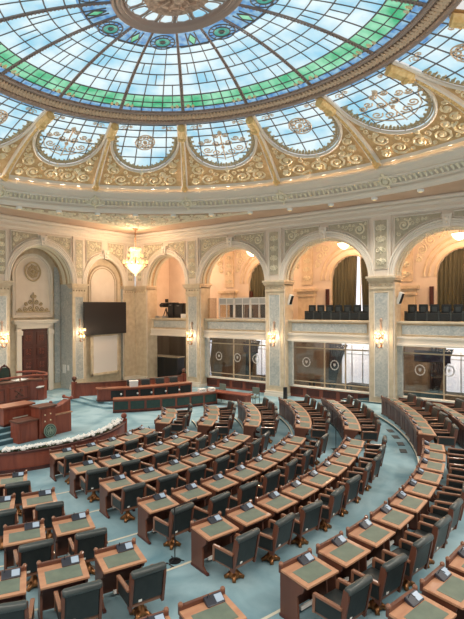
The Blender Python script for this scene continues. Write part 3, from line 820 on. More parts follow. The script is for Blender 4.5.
for i in range(12):
    a = 2*pi*i/12; mb = MB(); ca, sa = cos(a), sin(a)
    mb.tube([(.5*ca,.5*sa,8.3),(.8*ca,.8*sa,8.12),(1.0*ca,1.0*sa,8.25),(1.0*ca,1.0*sa,8.4)], .025, 5); mb.lathe([(.02,0),(.09,.03),(.06,.06)], (ca,sa,8.38), 8)
    q = build('arm', mb, 'brass', ch)
    mb = MB(); mb.lathe([(.04,.05),(.09,.14),(.1,.24),(.06,.36),(.02,.42)], (ca,sa,8.38), 8); build('lamp_shade', mb, 'lampglass', q, smooth=True)
    if i % 2 == 0:
        mb = MB(); mb.tube([(.1*ca,.1*sa,9.0),(.5*ca,.5*sa,8.85),(.62*ca,.62*sa,9.0)], .022, 5); q = build('upper_arm', mb, 'brass', ch)
        mb = MB(); mb.lathe([(.04,.0),(.08,.1),(.08,.2),(.03,.32)], (.62*ca,.62*sa,9.0), 8); build('lamp_shade', mb, 'lampglass', q, smooth=True)
for o_ in ch.children_recursive:
    me_ = o_.data
    for v_ in me_.vertices:
        z_ = v_.co.z
        v_.co = Vector((v_.co.x*CHS, v_.co.y*CHS, 9.75+(z_-9.75)*CHS if z_ < 9.75 else z_))
light('chandelier_light', 'POINT', (2.6,-2.6,10.1), 110, WARM, .5)
light('chandelier_light_low', 'POINT', (3.3,-3.3,8.3), 130, WARM, .5)

# ------------------------------------------------------------------ gallery (upper level behind the arches)
GF = 4.2
mb = MB()
mb.box(0,30,.62,4.7,3.5,GF); build('slab', mb, 'cream', wr)
YB = 4.5
backs = [((PX[k]+PX[k+1])/2-.05, 1.5, 7.35, 1.6, GF) for k in range(3)]+[(3.0,1.3,7.2,1.3,6.9)]
bk = sorted(backs)
gb = struct('wall_back', arch_wall(mR, -.6, 30, GF, 10.6, bk[1:], YB+.5, YB), ['plaster','plaster','stone'])
mb = MB(); mb.quad((-.6,.9,10.4),(30,.9,10.4),(30,YB,10.4),(-.6,YB,10.4)); mb.quad((-.6,1.0,GF),(-.6,YB,GF),(-.6,YB,10.6),(-.6,1.0,10.6)); build('gallery_vault', mb, 'plaster', gb)
for hc, rx, zs, rz, zb in bk[1:]:
    mb = MB(); n = 24
    for o, r_ in ((.08,.09),(.45,.06),(.75,.09)):
        mb.tube([mR(hc-(rx+o)*cos(pi*i/n), YB-.04, zs+(rz+o)*sin(pi*i/n)) for i in range(n+1)], r_, 5)
    build('back_archivolt', mb, 'stone', gb)
bp = [PX[0]+.05,PX[1]+.05,PX[2]+.05]
for h in bp:
    mb = MB(); mb.box(h-.62,h+.62,YB-.3,YB,GF,6.3,.02); mb.box(h-.72,h+.72,YB-.4,YB,6.25,6.4,.02); mb.box(h-.66,h+.66,YB-.34,YB,6.4,6.62); mb.box(h-.85,h+.85,YB-.5,YB,6.62,6.82,.02)
    build('back_pilaster', mb, 'stone', gb)
    mb = MB(); mb.box(h-.42,h+.42,YB-.12,YB,7.1,9.9); q = build('back_strip', mb, 'stone', gb)
    mb = MB(); scroll_panel(mb, lambda x, y: Vector((h+x, YB-.14, 8.5+y)), .66, 2.5, .04); build('strip_scrollwork', mb, 'relief', q)
    for sx in (-1,1):
        mb = MB(); scroll_fill(mb, lambda x, y: Vector((x, YB-.04, y)), lambda x, y: sx*(x-h) > .6 and ((x-h-sx*3.42)/2.6)**2+((y-7.35)/2.6)**2 > 1 and y < 10, min(h+sx*.6,h+sx*3), max(h+sx*.6,h+sx*3), 8.2, 10.0, .36, .045)
        build('back_spandrel_scrollwork', mb, 'relief', gb)
# curtains and windows of the gallery
def curtain(name, label, x0, x1, y, z0, z1, m, folds, amp=.09, tie=None, group=None):
    mb = MB(); n = folds*8
    def P(i, v):
        u = i/n; k = 1
        if tie: # gathered to one side at the tie height
            side, zt = tie; q = max(0, 1-abs(v-zt)/(zt*1.2)); k = 1-.55*q
        xx = x0+(x1-x0)*(u*k if (not tie or tie[0] < 0) else 1-(1-u)*k)
        return Vector((xx, y+amp*sin(2*pi*folds*u), z0+(z1-z0)*v))
    mb.grid(P, range(n+1), [j/8 for j in range(9)])
    b = MB(); b.v = mb.v+[(v[0],v[1]+.02,v[2]) for v in mb.v]; o = len(mb.v); b.f = mb.f+[tuple(i+o for i in f[::-1]) for f in mb.f]; b.m = [0]*len(b.f)
    o = build(name, b, m, smooth=True); return tag(o, label, 'curtain', group)
for k, (nm, gap) in enumerate((('left','behind the glass booths'),('middle','above the middle row of gallery seats'),('right','above the right hand row of gallery seats'))):
    hc = bk[1+k][0]
    for sx in (-1,1):
        x0, x1 = (hc-1.5, hc+.28) if sx < 0 else (hc+.5, hc+1.5)
        mb = MB(); n = 56
        def P(i, v):
            u = i/n; x = x0+(x1-x0)*u; ztop = 7.35+1.6*sqrt(max(.02, 1-((x-hc)/1.52)**2))
            # the gap opens towards the sill
            g_ = (1-v)*.16*(-1 if sx < 0 else 1)*(u if sx < 0 else 1-u)
            return Vector((x+g_, YB+.2+.08*sin(2*pi*7*u), GF+(ztop-GF)*v))
        mb.grid(P, range(n+1), [j/8 for j in range(9)])
        tag(build('gallery_curtain', mb, 'curtain', smooth=True), 'olive brown curtain, %s half, %s' % ('left' if sx < 0 else 'right', gap), 'curtain', 'gallery curtains')
    w = thing('window_%d' % (k+1), None, None); w['kind'] = 'structure'
    mb = MB(); mb.box(hc-1.5,hc+1.5,YB+.48,YB+.52,GF,8.95); build('pane', mb, 'daylight', w)
    mb = MB()
    for x in (hc-.5,hc+.4): mb.box(x-.04,x+.04,YB+.4,YB+.48,GF,8.95)
    build('mullion', mb, 'white', w)
# lamps in the gallery
for k, x in enumerate((9.75,16.6,23.2)):
    r = thing('gallery_lamp', 'lit glass bowl lamp under the %s gallery arch from the left' % ('second','third','fourth')[k], 'lamp', (x,2.0,0), group='bowl lamps in the gallery')
    mb = MB(); mb.tube([(0,0,10.4),(0,0,9.5)], .02, 5); mb.lathe([(.12,10.39),(.08,10.3)], n=8); build('rod', mb, 'brass', r)
    mb = MB(); mb.lathe([(.02,9.12),(.16,9.16),(.3,9.28),(.38,9.42),(.4,9.5)], n=16); build('glass_bowl', mb, 'bulb', r, smooth=True)
    mb = MB(); mb.tube([(.4*cos(a), .4*sin(a), 9.5) for a in [i*pi/10 for i in range(20)]], .025, 5, closed=True); build('rim', mb, 'brass', r)
    light('gallery_light', 'POINT', (x,2.3,8.95), 150, (1,.60,.34), .3)
light('gallery_light', 'POINT', (3.2,2.4,8.8), 130, (1,.60,.36), .3)
# parapets
def parapet(x0, x1, label):
    r = thing('balcony_parapet', label, 'parapet', group='marble balcony parapets between the pillars')
    y = .5
    mb = MB(); mb.box(x0,x1,y,y+.25,3.9,4.62); build('body', mb, 'stone', r)
    mb = MB(); mb.box(x0,x1,y-.1,y+.35,4.62,4.74,.02); build('rail', mb, 'stone', r)
    mb = MB(); mb.box(x0+.35,x1-.35,y-.015,y+.01,4.02,4.52); q = build('marble_inset', mb, 'marble', r)
    mb = MB(); a, b = x0+.33, x1-.33; mb.tube([(a,y-.01,4.0),(b,y-.01,4.0),(b,y-.01,4.54),(a,y-.01,4.54)], .03, 4, closed=True); build('inset_moulding', mb, 'tan', q)
    mb = MB(); mb.box(x0,x1,y-.12,y+.3,3.78,3.9,.02); mb.box(x0,x1,y-.06,y+.3,3.5,3.78); mb.box(x0,x1,y-.16,y+.3,3.38,3.5,.02); build('cornice', mb, 'cream', r)
edges = [(1.2,PX[0]-PW),(PX[0]+PW,PX[1]-PW),(PX[1]+PW,PX[2]-PW),(PX[2]+PW,PX[3]-PW)]
pn = ['marble fronted balcony parapet carrying black camera equipment beside the corner','marble fronted balcony parapet in front of the glass booths','marble fronted balcony parapet in front of the middle gallery seats','marble fronted balcony parapet at the right edge of the photo']
for (a, b), l in zip(edges, pn): parapet(a, b, l)
# gallery seats
gs = thing('theatre_chair', '', 'chair')
mb = MB(); mb.box(-.26,.26,-.24,.22,.1,.56,.04); build('seat', mb, 'leather', gs)
mb = MB(); mb.box(-.25,.25,.2,.3,.45,1.04,.06); build('backrest', mb, 'leather', gs)
for sx in (-1,1):
    mb = MB(); mb.box(sx*.29-.03,sx*.29+.03,-.22,.26,0,.66,.02); build('armrest', mb, 'leathergrey', gs)
mb = MB(); mb.box(-.12,.12,.185,.2,.62,.9,.02); build('headpad', mb, 'leathergrey', gs)  # grey highlight of the seat given as a lighter colour
first = True
def gseat(x, y, z, lab, grp):
    global first
    if first: gs.location = (x,y,z); gs['label'] = lab; gs['group'] = grp; first = False; return gs
    return dup(gs, (x,y,z), 0, lab, grp)
mb = MB(); mb.box(13.3,19.0,1.0,2.4,GF,4.62); mb.box(20.2,26,1.0,2.4,GF,4.62); build('gallery_step', mb, 'carpetdark', wr)
for i in range(7): gseat(14.55+i*.6, 1.5, 4.62, 'dark gallery seat behind the middle parapet, %s from the left' % ORD[i], 'gallery seats behind the middle parapet')
for i in range(7): gseat(20.8+i*.6, 1.5, 4.62, 'dark gallery seat behind the right hand parapet, %s from the left' % ORD[i], 'gallery seats behind the right hand parapet')
# interpreter booths
for i in range(3):
    x0 = 7.55+i*1.36
    r = thing('glass_booth', 'white framed interpreter booth on the gallery, %s of three from the left' % ORD[i], 'booth', (x0,1.0,0), group='interpreter booths on the gallery')
    mb = MB()
    for a in (0,.66,1.26): mb.box(a,a+.06,0,.06,GF,6.2)
    for z in (4.75,5.72,6.14): mb.box(0,1.32,0,.06,z,z+.06)
    for a in (0,1.26): mb.box(a,a+.06,1.3,1.36,GF,6.2); mb.box(a,a+.06,0,1.36,6.14,6.2)
    build('frame', mb, 'white', r)
    mb = MB(); mb.box(.06,1.26,.02,.03,4.75,5.72); build('pane', mb, 'pane', r)
    mb = MB(); mb.box(.06,1.26,.02,.04,5.78,6.14); build('header_panel', mb, 'silver', r)
    mb = MB(); mb.box(.02,1.3,1.28,1.34,GF,6.14); build('rear_panel', mb, ['black','tan2','blackmat'][i], r)
    mb = MB(); mb.box(.06,1.26,.02,.05,GF,4.75); build('front_panel', mb, 'silver', r)
    rr = thing('office_chair', 'dark high backed chair inside the %s interpreter booth' % ('left','middle','right')[i], 'chair', (x0+.7,1.75,GF), group='chairs inside the booths')
    mb = MB(); mb.box(-.25,.25,-.25,.25,.42,.52,.04); build('seat', mb, 'blackmat', rr)
    mb = MB(); mb.box(-.22,.22,.2,.3,.55,1.25,.08); build('backrest', mb, 'blackmat', rr)
    mb = MB(); mb.lathe([(.28,0),(.26,.05),(.05,.08),(.04,.42)], n=10); build('pedestal', mb, 'silver', rr)
mb = MB(); mb.box(6.62,7.45,.85,.88,4.74,6.2); tag(build('glass_screen', mb, 'pane'), 'clear glass screen on the parapet beside the left booth', 'screen')
# camera equipment in the first gallery arch
for x, z0, z1, w, lab, nm, ct in ((2.1,5.05,6.05,.42,'black broadcast camera on its tripod left of the black flight cases','broadcast_camera','camera'),):
    r = thing(nm, lab, ct, (x,1.3,GF))
    mb = MB(); mb.box(-.2,.2,-.4,.3,1.35,1.7,.03); build('camera_body', mb, 'black', r)
    mb = MB(); Mx = Matrix.Rotation(pi/2,4,'X'); mb.lathe([(.1,.4),(.14,.6),(.12,.62)], n=10, M=Matrix.Translation((0,0,1.5)) @ Mx); build('lens', mb, 'blackmat', r)
    mb = MB(); mb.box(-.17,.17,.05,.1,1.72,2.0,.02); build('viewfinder', mb, 'black', r)
    for a in (0,2.1,4.2):
        mb = MB(); mb.tube([(0,0,1.3),(.45*cos(a),.45*sin(a),0)], .035, 6); build('leg', mb, 'black', r)
for i, (x, w, z1, lab) in enumerate(((2.95,.3,1.72,'tall black flight case left of another on the first gallery balcony'),(3.75,.44,1.66,'black flight case next to the pillar on the first gallery balcony'))):
    r = thing('flight_case', lab, 'case', (x,1.2,GF))
    mb = MB(); mb.box(-w,w,-.3,.3,.05,z1,.02); build('box', mb, 'black', r)
    mb = MB(); mb.box(-w+.08,w-.08,-.315,-.3,.8,z1-.1); build('front_panel', mb, 'blackmat', r)
    mb = MB(); mb.tube([(-.1,-.31,z1-.2),(-.1,-.36,z1-.2),(.1,-.36,z1-.2),(.1,-.31,z1-.2)], .015, 4); build('handle', mb, 'silver', r)
mb = MB(); mb.box(4.3,4.8,.55,.8,4.74,5.05,.02); tag(build('equipment_box', mb, 'white'), 'small white box on the balcony rail beside the first pillar', 'box')
for x, lab in ((1.9,'left of two flat grey consoles on the balcony rail near the corner'),(2.6,'right of two flat grey consoles on the balcony rail near the corner')):
    mb = MB(); mb.box(x-.22,x+.22,.5,.78,4.74,4.86,.02); mb.box(x-.18,x+.18,.52,.6,4.86,4.9,.01); tag(build('control_desk', mb, 'silver'), lab, 'console')
# loudspeakers on the pillars
for i, h in enumerate((PX[1],PX[2])):
    r = thing('loudspeaker', 'tilted white loudspeaker on the inner side of the %s pillar' % ('middle','large right')[i], 'loudspeaker', (h+PW+.24,.5,6.0), -.3, 'loudspeakers on the pillars')
    M_ = Matrix.Rotation(.38,4,'Y')
    mb = MB(); mb.box(-.1,.1,-.13,.13,-.34,.34,.03,M=M_); build('cabinet', mb, 'white', r)
    mb = MB(); mb.box(.1,.115,-.1,.1,-.28,.3,M=M_); build('grille', mb, 'black', r)
    mb = MB(); mb.tube([(-.3,0,.0),(-.1,0,0)], .03, 5); build('bracket', mb, 'black', r)
for i, x in enumerate((8.05,14.72-.35,21.2)):
    mb = MB(); mb.box(x-.12,x+.12,YB-.12,YB,5.55,6.75); tag(build('column_speaker', mb, 'wooddark'), 'slim dark column speaker on the rear wall of the %s gallery arch' % ('second','third','fourth')[i], 'loudspeaker', 'column speakers on the gallery wall')

# ------------------------------------------------------------------ lower level behind the arches
mb = MB(); mb.quad((-.6,YB,ZF),(30,YB,ZF),(30,YB,3.5),(-.6,YB,3.5)); mb.quad((-.6,1,ZF),(-.6,YB,ZF),(-.6,YB,3.5),(-.6,1,3.5))
build('lobby_wall', mb, 'brownwall', gb)
for k in (1,2,3):
    x0, x1 = edges[k]
    r = thing('glass_partition', ['','glazed partition with two white emblems, left of the middle pillar','glazed partition with white emblems between the middle and right pillars','glazed partition with emblems right of the large pillar'][k], 'partition', group='glazed partitions under the balcony')
    mb = MB(); mb.box(x0,x1,.72,.86,ZF,.5); w_ = build('wainscot', mb, 'wood', r)
    n = 5
    for i in range(n):
        a = x0+(x1-x0)*i/n; mb = MB(); mb.box(a+.12,a+(x1-x0)/n-.12,.7,.725,.0,.4,.015); build('wainscot_panel', mb, 'wooddark', w_)
    mb = MB(); mb.box(x0,x1,.6,.95,.5,.6,.02); build('sill', mb, 'cream', r)
    mb = MB(); mb.box(x0,x1,.78,.8,.6,3.3); build('glass', mb, 'pane', r)
    for a in (x0+.03,(x0+x1)/2-.35,x1-.03,(x0+x1)/2+1.0):
        mb = MB(); mb.box(a-.03,a+.03,.74,.84,.6,3.38); build('mullion', mb, 'tan', r)
    mb = MB(); mb.box(x0,x1,.75,.83,2.95,3.02); mb.box(x0,x1,.75,.83,.85,.9); build('transom', mb, 'tan', r)
    ems = {1:((7.72,2.08),(9.33,2.06),(10.85,2.05)),2:((14.62,2.09),(16.5,2.02)),3:((21.46,2.09),(22.93,2.15))}[k]
    for ex, ez in ems:
        mb = MB(); rr = .25
        mb.tube([(ex+rr*cos(a), .765, ez+rr*1.1*sin(a)) for a in [i*pi/12 for i in range(24)]], .025, 4, closed=True)
        for a in range(12): mb.ball((ex+rr*cos(a*pi/6), .76, ez+rr*1.1*sin(a*pi/6)), .04, 5)
        mb.prism([(-.07,.09),(.07,.09),(.07,-.02),(0,-.1),(-.07,-.02)], .755, .775, lambda u, v, w: Vector((ex+u, w, ez+v)))
        build('etched_emblem', mb, 'etched', r)
    mb = MB(); sx = x0+.18
    mb.box(x0,x0+.34,.5,.74,.6,3.38); build('marble_jamb', mb, 'marble', r)
# lobby windows and drapes
for k, (x0, x1, z0) in enumerate(((8.5,10.0,.4),(15.4,17.6,.35),(22.0,24.5,.45))):
    w = thing('window_%d' % (k+4), None, None); w['kind'] = 'structure'
    mb = MB(); mb.box(x0,x1,YB-.06,YB-.02,z0,3.1); build('pane', mb, 'sheer', w)
    mb = MB()
    for i in range(4): a = x0+(x1-x0)*i/3; mb.box(a-.03,a+.03,YB-.1,YB-.05,z0,3.1)
    mb.box(x0,x1,YB-.1,YB-.05,2.35,2.4); build('mullion', mb, 'silver', w)
    n = 40
    mb = MB(); mb.grid(lambda i, v: Vector((x0-.9+(.55+.75*v**1.6)*i/n+.1*v, YB-.25+.06*sin(i*1.1), z0-.2+(3.2-z0)*v)), range(n+1), [j/6 for j in range(7)])
    tag(build('dark_drape', mb, 'drape', smooth=True), 'dark tied back drape left of the bright window under the %s arch' % ('second','third','fourth')[k], 'curtain', 'dark drapes behind the partitions')
# white tied drape by the first pillar
mb = MB(); n = 24
mb.grid(lambda i, v: Vector((6.1+(.12+.4*abs(v-.4))*i/n, 1.6+.05*sin(i), .5+2.6*v)), range(n+1), [j/8 for j in range(9)])
tag(build('white_drape', mb, 'sheer', smooth=True), 'white tied back drape right of the pillar nearest the chandelier', 'curtain')
for x0, x1, z0, z1, lab in ((9.3,10.5,2.35,3.1,'dark blue television hanging behind the partition left of the middle pillar'),(20.95,22.85,2.45,3.1,'wide dark television hanging behind the partition right of the large pillar')):
    r = thing('television', lab, 'television')
    mb = MB(); mb.box(x0,x1,1.5,1.58,z0,z1,.02); build('frame', mb, 'black', r)
    mb = MB(); mb.box(x0+.05,x1-.05,1.49,1.5,z0+.05,z1-.05); build('display', mb, 'navy', r)
    mb = MB(); mb.tube([((x0+x1)/2,1.55,z1-.05),((x0+x1)/2,1.55,3.5)], .04, 6); build('hanger', mb, 'black', r)
# dark tables behind the glass
for x0, x1, lab in ((10.3,12.0,'left of the middle pillar'),(14.0,15.6,'right of the middle pillar'),(16.6,18.6,'left of the large right pillar')):
    r = thing('lobby_table', 'dark lobby table behind the glass %s' % lab, 'table', ((x0+x1)/2,2.6,ZF))
    w = (x1-x0)/2
    mb = MB(); mb.box(-w,w,-.4,.4,.78,.86,.02); build('table_top', mb, 'blackmat', r)
    for sx in (-1,1):
        for sy in (-1,1): mb = MB(); mb.box(sx*(w-.08)-.04,sx*(w-.08)+.04,sy*.32-.04,sy*.32+.04,0,.78); build('leg', mb, 'blackmat', r)
# first arch, lower level: black cabinet
r = thing('black_cabinet', 'tall black cabinet with two dark doors under the first arch beside the screen wall', 'cabinet', (2.05,1.45,ZF))
mb = MB(); mb.box(-1.35,1.35,-.3,.5,0,1.78,.03); build('body', mb, 'blackmat', r)
mb = MB(); mb.box(-1.42,1.42,-.36,.52,1.78,1.86,.02); build('top', mb, 'tan', r)
for sx in (-1,1): mb = MB(); mb.box(sx*.67-.62,sx*.67+.62,-.33,-.3,.1,1.72,.02); build('door', mb, 'black', r)
mb = MB(); n = 10; mb.grid(lambda i, v: Vector((3.5+.22*i/n, 2.2+.04*sin(i), .5+2.7*v)), range(n+1), [0,.5,1]); tag(build('white_drape', mb, 'sheer', smooth=True), 'narrow white drape between the black cabinet and the first pillar', 'curtain')
r = thing('lobby_desk', 'dark desk between the black cabinet and the first pillar', 'desk', (4.2,1.6,ZF))
mb = MB(); mb.box(-.4,.4,-.3,.3,.72,.8,.01); build('desk_top', mb, 'blackmat', r)
for sx in (-1,1): mb = MB(); mb.box(sx*.36-.04,sx*.36+.04,-.28,.28,0,.72); build('side_panel', mb, 'blackmat', r)
light('lobby_fill', 'POINT', (9.4,2.6,3.1), 90, (1,.85,.7), .3); light('lobby_fill', 'POINT', (16.2,2.6,3.1), 90, (1,.85,.7), .3); light('lobby_fill', 'POINT', (22.5,2.6,3.1), 90, (1,.85,.7), .3)  # added lamps without fixtures, brightening the lobby wall behind the glass

DLE = 270
# ------------------------------------------------------------------ podium, presidium, benches
def sweep(mb, path, prof, mi=0, closed=False, cap=True):
    # path: 2-D points; prof: (offset to the left of the path, z) closed polygon
    P = [Vector((p[0],p[1],0)) for p in path]; n = len(P); k = len(prof); vs = []
    for i in range(n):
        a = P[max(0,i-1)]; b = P[min(n-1,i+1)]; t = (b-a).normalized(); nr = Vector((-t.y,t.x,0))
        for o, z in prof: vs.append(P[i]+nr*o+Vector((0,0,z)))
    fs = []
    for i in range(n-1):
        for j in range(k): fs.append((i*k+j, i*k+(j+1) % k, (i+1)*k+(j+1) % k, (i+1)*k+j))
    if cap: fs += [tuple(range(k)), tuple(range((n-1)*k, n*k))[::-1]]
    return mb.add(vs, fs, mi)
def rect(o0, o1, z0, z1): return [(o0,z0),(o1,z0),(o1,z1),(o0,z1)]
def catmull(pts, n=6):
    out = []; p = [pts[0]]+list(pts)+[pts[-1]]
    for i in range(1, len(p)-2):
        for j in range(n):
            t = j/n; a,b,c_,d_ = (Vector(p[i-1]),Vector(p[i]),Vector(p[i+1]),Vector(p[i+2]))
            out.append(tuple(.5*((2*b)+(c_-a)*t+(2*a-5*b+4*c_-d_)*t*t+(3*b-a-3*c_+d_)*t**3)))
    out.append(tuple(pts[-1])); return out
def along(path, s_):
    P = [Vector(p) for p in path]; L_ = [0]
    for a, b in zip(P, P[1:]): L_.append(L_[-1]+(b-a).length)
    d = s_*L_[-1]
    for i in range(len(P)-1):
        if d <= L_[i+1]+1e-9:
            t = (d-L_[i])/(L_[i+1]-L_[i]); q = P[i].lerp(P[i+1], t); tg = (P[i+1]-P[i]).normalized(); return q, tg
    return P[-1], (P[-1]-P[-2]).normalized()
def sub(path, a, b, n=6):
    return [tuple(along(path, a+(b-a)*i/n)[0]) for i in range(n+1)]
# curved flower barrier
arc = [tuple(pol(4.55, -75+115*i/46, 0).xy) for i in range(47)]
r = thing('curved_barrier', 'low curved mahogany barrier round the speaker podium, topped with white flowers', 'barrier')
mb = MB(); sweep(mb, arc, rect(.0,.1,ZF,.5)); build('panel', mb, 'wood', r)
mb = MB(); sweep(mb, arc, [(-.05,.5),(.12,.5),(.12,.56),(-.05,.56)]); build('cap_rail', mb, 'wooddark', r)
mb = MB(); sweep(mb, arc, rect(-.04,.0,ZF,ZF+.12)); build('plinth', mb, 'wooddark', r)
mb = MB(); sweep(mb, arc, rect(.1,.5,ZF,.46)); build('planter_box', mb, 'wooddark', r)
mb = MB(); p = pol(4.5,41,0); mb.box(p.x-.1,p.x+.1,p.y-.1,p.y+.1,ZF,.66,.015); mb.ball((p.x,p.y,.78), .13, 12); build('end_post', mb, 'wood', r)
mb = MB(); rnd = random.Random(5)
for i in range(900):
    a = -72+rnd.random()*111; R = 4.12+rnd.random()*.34; q = pol(R,a,.46+rnd.random()*.1); d_ = Vector((rnd.uniform(-1,1),rnd.uniform(-1,1),rnd.uniform(.1,1))).normalized()*.1
    mb.tube([q, q+d_*.6+Vector((0,0,.03)), q+d_], lambda t: .022*(1-.8*abs(t-.5)*2)+.003, 4)
tag(build('planter_foliage', mb, 'leaf'), 'dark green foliage filling the curved barrier planter', 'foliage', kind='stuff')
fl0 = None
for i in range(46):
    a = -36+75*i/45; R = 4.3+rnd.uniform(-.06,.06); p = pol(R,a,.5)
    if fl0 is None:
        fl0 = thing('flower_bunch', 'bunch of white flowers in the planter of the curved podium barrier', 'flowers', p, 0, 'white flowers along the podium barrier')
        mb = MB(); r2 = random.Random(2)
        for j in range(7):
            q = Vector((r2.uniform(-.13,.13), r2.uniform(-.13,.13), .1+r2.uniform(0,.08)))
            for k in range(5):
                b_ = 2*pi*k/5; mb.ball(q+Vector((.035*cos(b_),.035*sin(b_),0)), .03, 6, 0, .6)
            mb.ball(q+Vector((0,0,.02)), .03, 6)
        build('petals', mb, 'flower', fl0)
        mb = MB()
        for j in range(7): mb.tube([(0,0,-.04), (r2.uniform(-.1,.1), r2.uniform(-.1,.1), .1)], .008, 4)
        build('stems', mb, 'leaf', fl0)
    else: dup(fl0, p, rnd.random()*6, fl0['label'], 'white flowers along the podium barrier')
# stepped platform of the presidium
mb = MB()
for x1, z, y1 in ((9.05,.05,-14.2),(8.8,.25,-13.9),(8.55,.45,-13.3)):
    mb.box(2.2,x1,-19.5,y1,ZF,z)
mb.box(.2,6.1,-19.5,-10.7,ZF,.65)
pf = struct('trim_5', mb, 'carpet')
mb = MB()
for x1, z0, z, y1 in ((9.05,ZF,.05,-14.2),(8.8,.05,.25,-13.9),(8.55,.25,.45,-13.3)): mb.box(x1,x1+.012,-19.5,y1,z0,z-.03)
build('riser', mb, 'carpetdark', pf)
# rostrum
r = thing('speaker_rostrum', 'tall mahogany speaker rostrum with a round emblem at its foot inside the barrier', 'rostrum', (9.2,-14.0,ZF))
T = Matrix.Translation((-9.2,14.0,-ZF))
def bx(name, m, *b, par=r, bev=.02):
    mb = MB(); mb.box(*b, bev, 0, T); return build(name, mb, m, par)
bx('centre_section', 'wood', 8.85,9.5,-14.37,-13.57,ZF,1.18); bx('centre_top', 'woodbrown', 8.8,9.56,-14.42,-13.52,1.18,1.26)
q = bx('front_panel', 'wood', 9.5,9.525,-14.28,-13.66,.1,1.1,bev=.01)
mb = MB()
for y, z in ((-14.12,.88),(-13.85,.9),(-14.12,.6),(-13.85,.62)): mb.ball((9.535-9.2,y+14,z-ZF), .035, 8)
build('gilt_stud', mb, 'gold', q)
bx('left_section', 'wood', 8.85,9.45,-15.32,-14.42,ZF,.72); bx('left_top', 'woodbrown', 8.8,9.5,-15.36,-14.4,.72,.79)
bx('left_panel', 'wood', 9.45,9.47,-15.22,-14.52,.0,.62,bev=.008)
mb = MB(); mb.prism([(-13.55,ZF),(-12.66,ZF),(-12.66,.72),(-13.55,.72)], 8.75, 9.36, lambda u, v, w: T @ Vector((w,u,v))); build('right_section', mb, 'wood', r)
mb = MB(); mb.prism([(-13.55,.78),(-12.62,.78),(-12.62,1.28),(-13.0,1.1),(-13.55,.96)], 8.75, 9.26, lambda u, v, w: T @ Vector((w,u,v))); build('sloped_wing', mb, 'wood', r)
mb = MB(); mb.tube([T @ Vector(p) for p in ((9.24,-13.58,.99),(9.24,-13.0,1.14),(9.24,-12.6,1.34))], .05, 8); mb.tube([T @ Vector(p) for p in ((8.75,-12.6,1.36),(9.24,-12.6,1.36))], .05, 8)
for p in ((8.72,-12.6,1.38),(9.3,-12.6,1.38),(8.72,-13.3,1.2)): mb.ball(T @ Vector(p), .09, 10)
build('handrail', mb, 'wood', r)
bx('ledge', 'woodtop', 8.75,9.42,-13.56,-12.62,.72,.78)
em = thing('round_emblem', 'round green and gold coat of arms plaque leaning on the speaker rostrum', 'emblem', (9.58,-13.92,ZF))
Me = Matrix.Translation((0,0,.3)) @ Matrix.Rotation(pi/2-.12,4,'Y')
mb = MB(); mb.lathe([(.27,-.02),(.3,0),(.27,.03),(.2,.035)], n=28, M=Me); build('disc', mb, 'bluegreen', em)
mb = MB()
for rr in (.285,.2): mb.tube([Me @ Vector((rr*cos(a), rr*sin(a), .035)) for a in [i*pi/14 for i in range(28)]], .014, 5, closed=True)
e = lambda x, y: Me @ Vector((-y, x, .05))
for sx in (-1,1):
    for k in range(4): mb.tube([e(sx*.03,.04-.015*k), e(sx*(.12-.01*k),.07-.045*k), e(sx*(.15-.02*k),-.02-.05*k)], .012, 4)
mb.tube([e(0,.12), e(0,-.14)], .028, 6); mb.ball(e(0,.13), .03, 8)
build('eagle_crest', mb, 'crest', em)
# secretary desk
r = thing('secretary_desk', 'low mahogany desk behind the rostrum on the podium steps', 'desk', (8.1,-14.7,.45))
T = Matrix.Translation((-8.1,14.7,-.45))
bx('body', 'wood', 7.75,8.45,-15.4,-14.05,.45,1.22, par=r); bx('desk_top', 'benchtop', 7.68,8.54,-15.5,-13.95,1.22,1.3, par=r)
bx('front_panel', 'wood', 8.45,8.47,-15.3,-14.15,.55,1.1, par=r, bev=.008); bx('name_rail', 'nosing', 8.47,8.5,-15.0,-14.3,.74,.79, par=r, bev=.008)
bx('plinth', 'wooddark', 7.75,8.48,-15.42,-14.03,.45,.53, par=r, bev=.008)
# presidium desk
r = thing('presidium_desk', 'long mahogany presidium desk with carved panels and curved handrail below the door', 'desk')
fr_ = [(4.74,-18.4),(4.74,-15.5),(4.74,-11.9),(5.0,-11.62),(5.25,-11.42)]
mb = MB(); sweep(mb, fr_, rect(.0,.5,.65,1.66)); build('front', mb, 'wood', r)
mb = MB(); sweep(mb, [(5.25,-11.42),(4.3,-10.95),(3.3,-10.95)], rect(.0,.3,.65,1.62)); build('end_panel', mb, 'wood', r)
mb = MB(); sweep(mb, fr_, rect(-.06,.62,1.66,1.74)); build('desk_top', mb, 'woodbrown', r)
mb = MB(); mb.tube([(x,y,1.96) for x, y in catmull([(4.8,-18.4),(4.8,-15.5),(4.8,-12.0),(5.25,-11.42),(4.6,-10.85),(3.4,-10.8),(2.85,-11.6)], 6)], .06, 8)
for x, y in ((4.8,-16),(4.8,-14.2),(4.8,-12.5),(5.22,-11.45),(4.3,-10.84),(3.3,-10.86)): mb.tube([(x,y,1.7),(x,y,1.96)], .035, 6)
build('handrail', mb, 'wood', r)
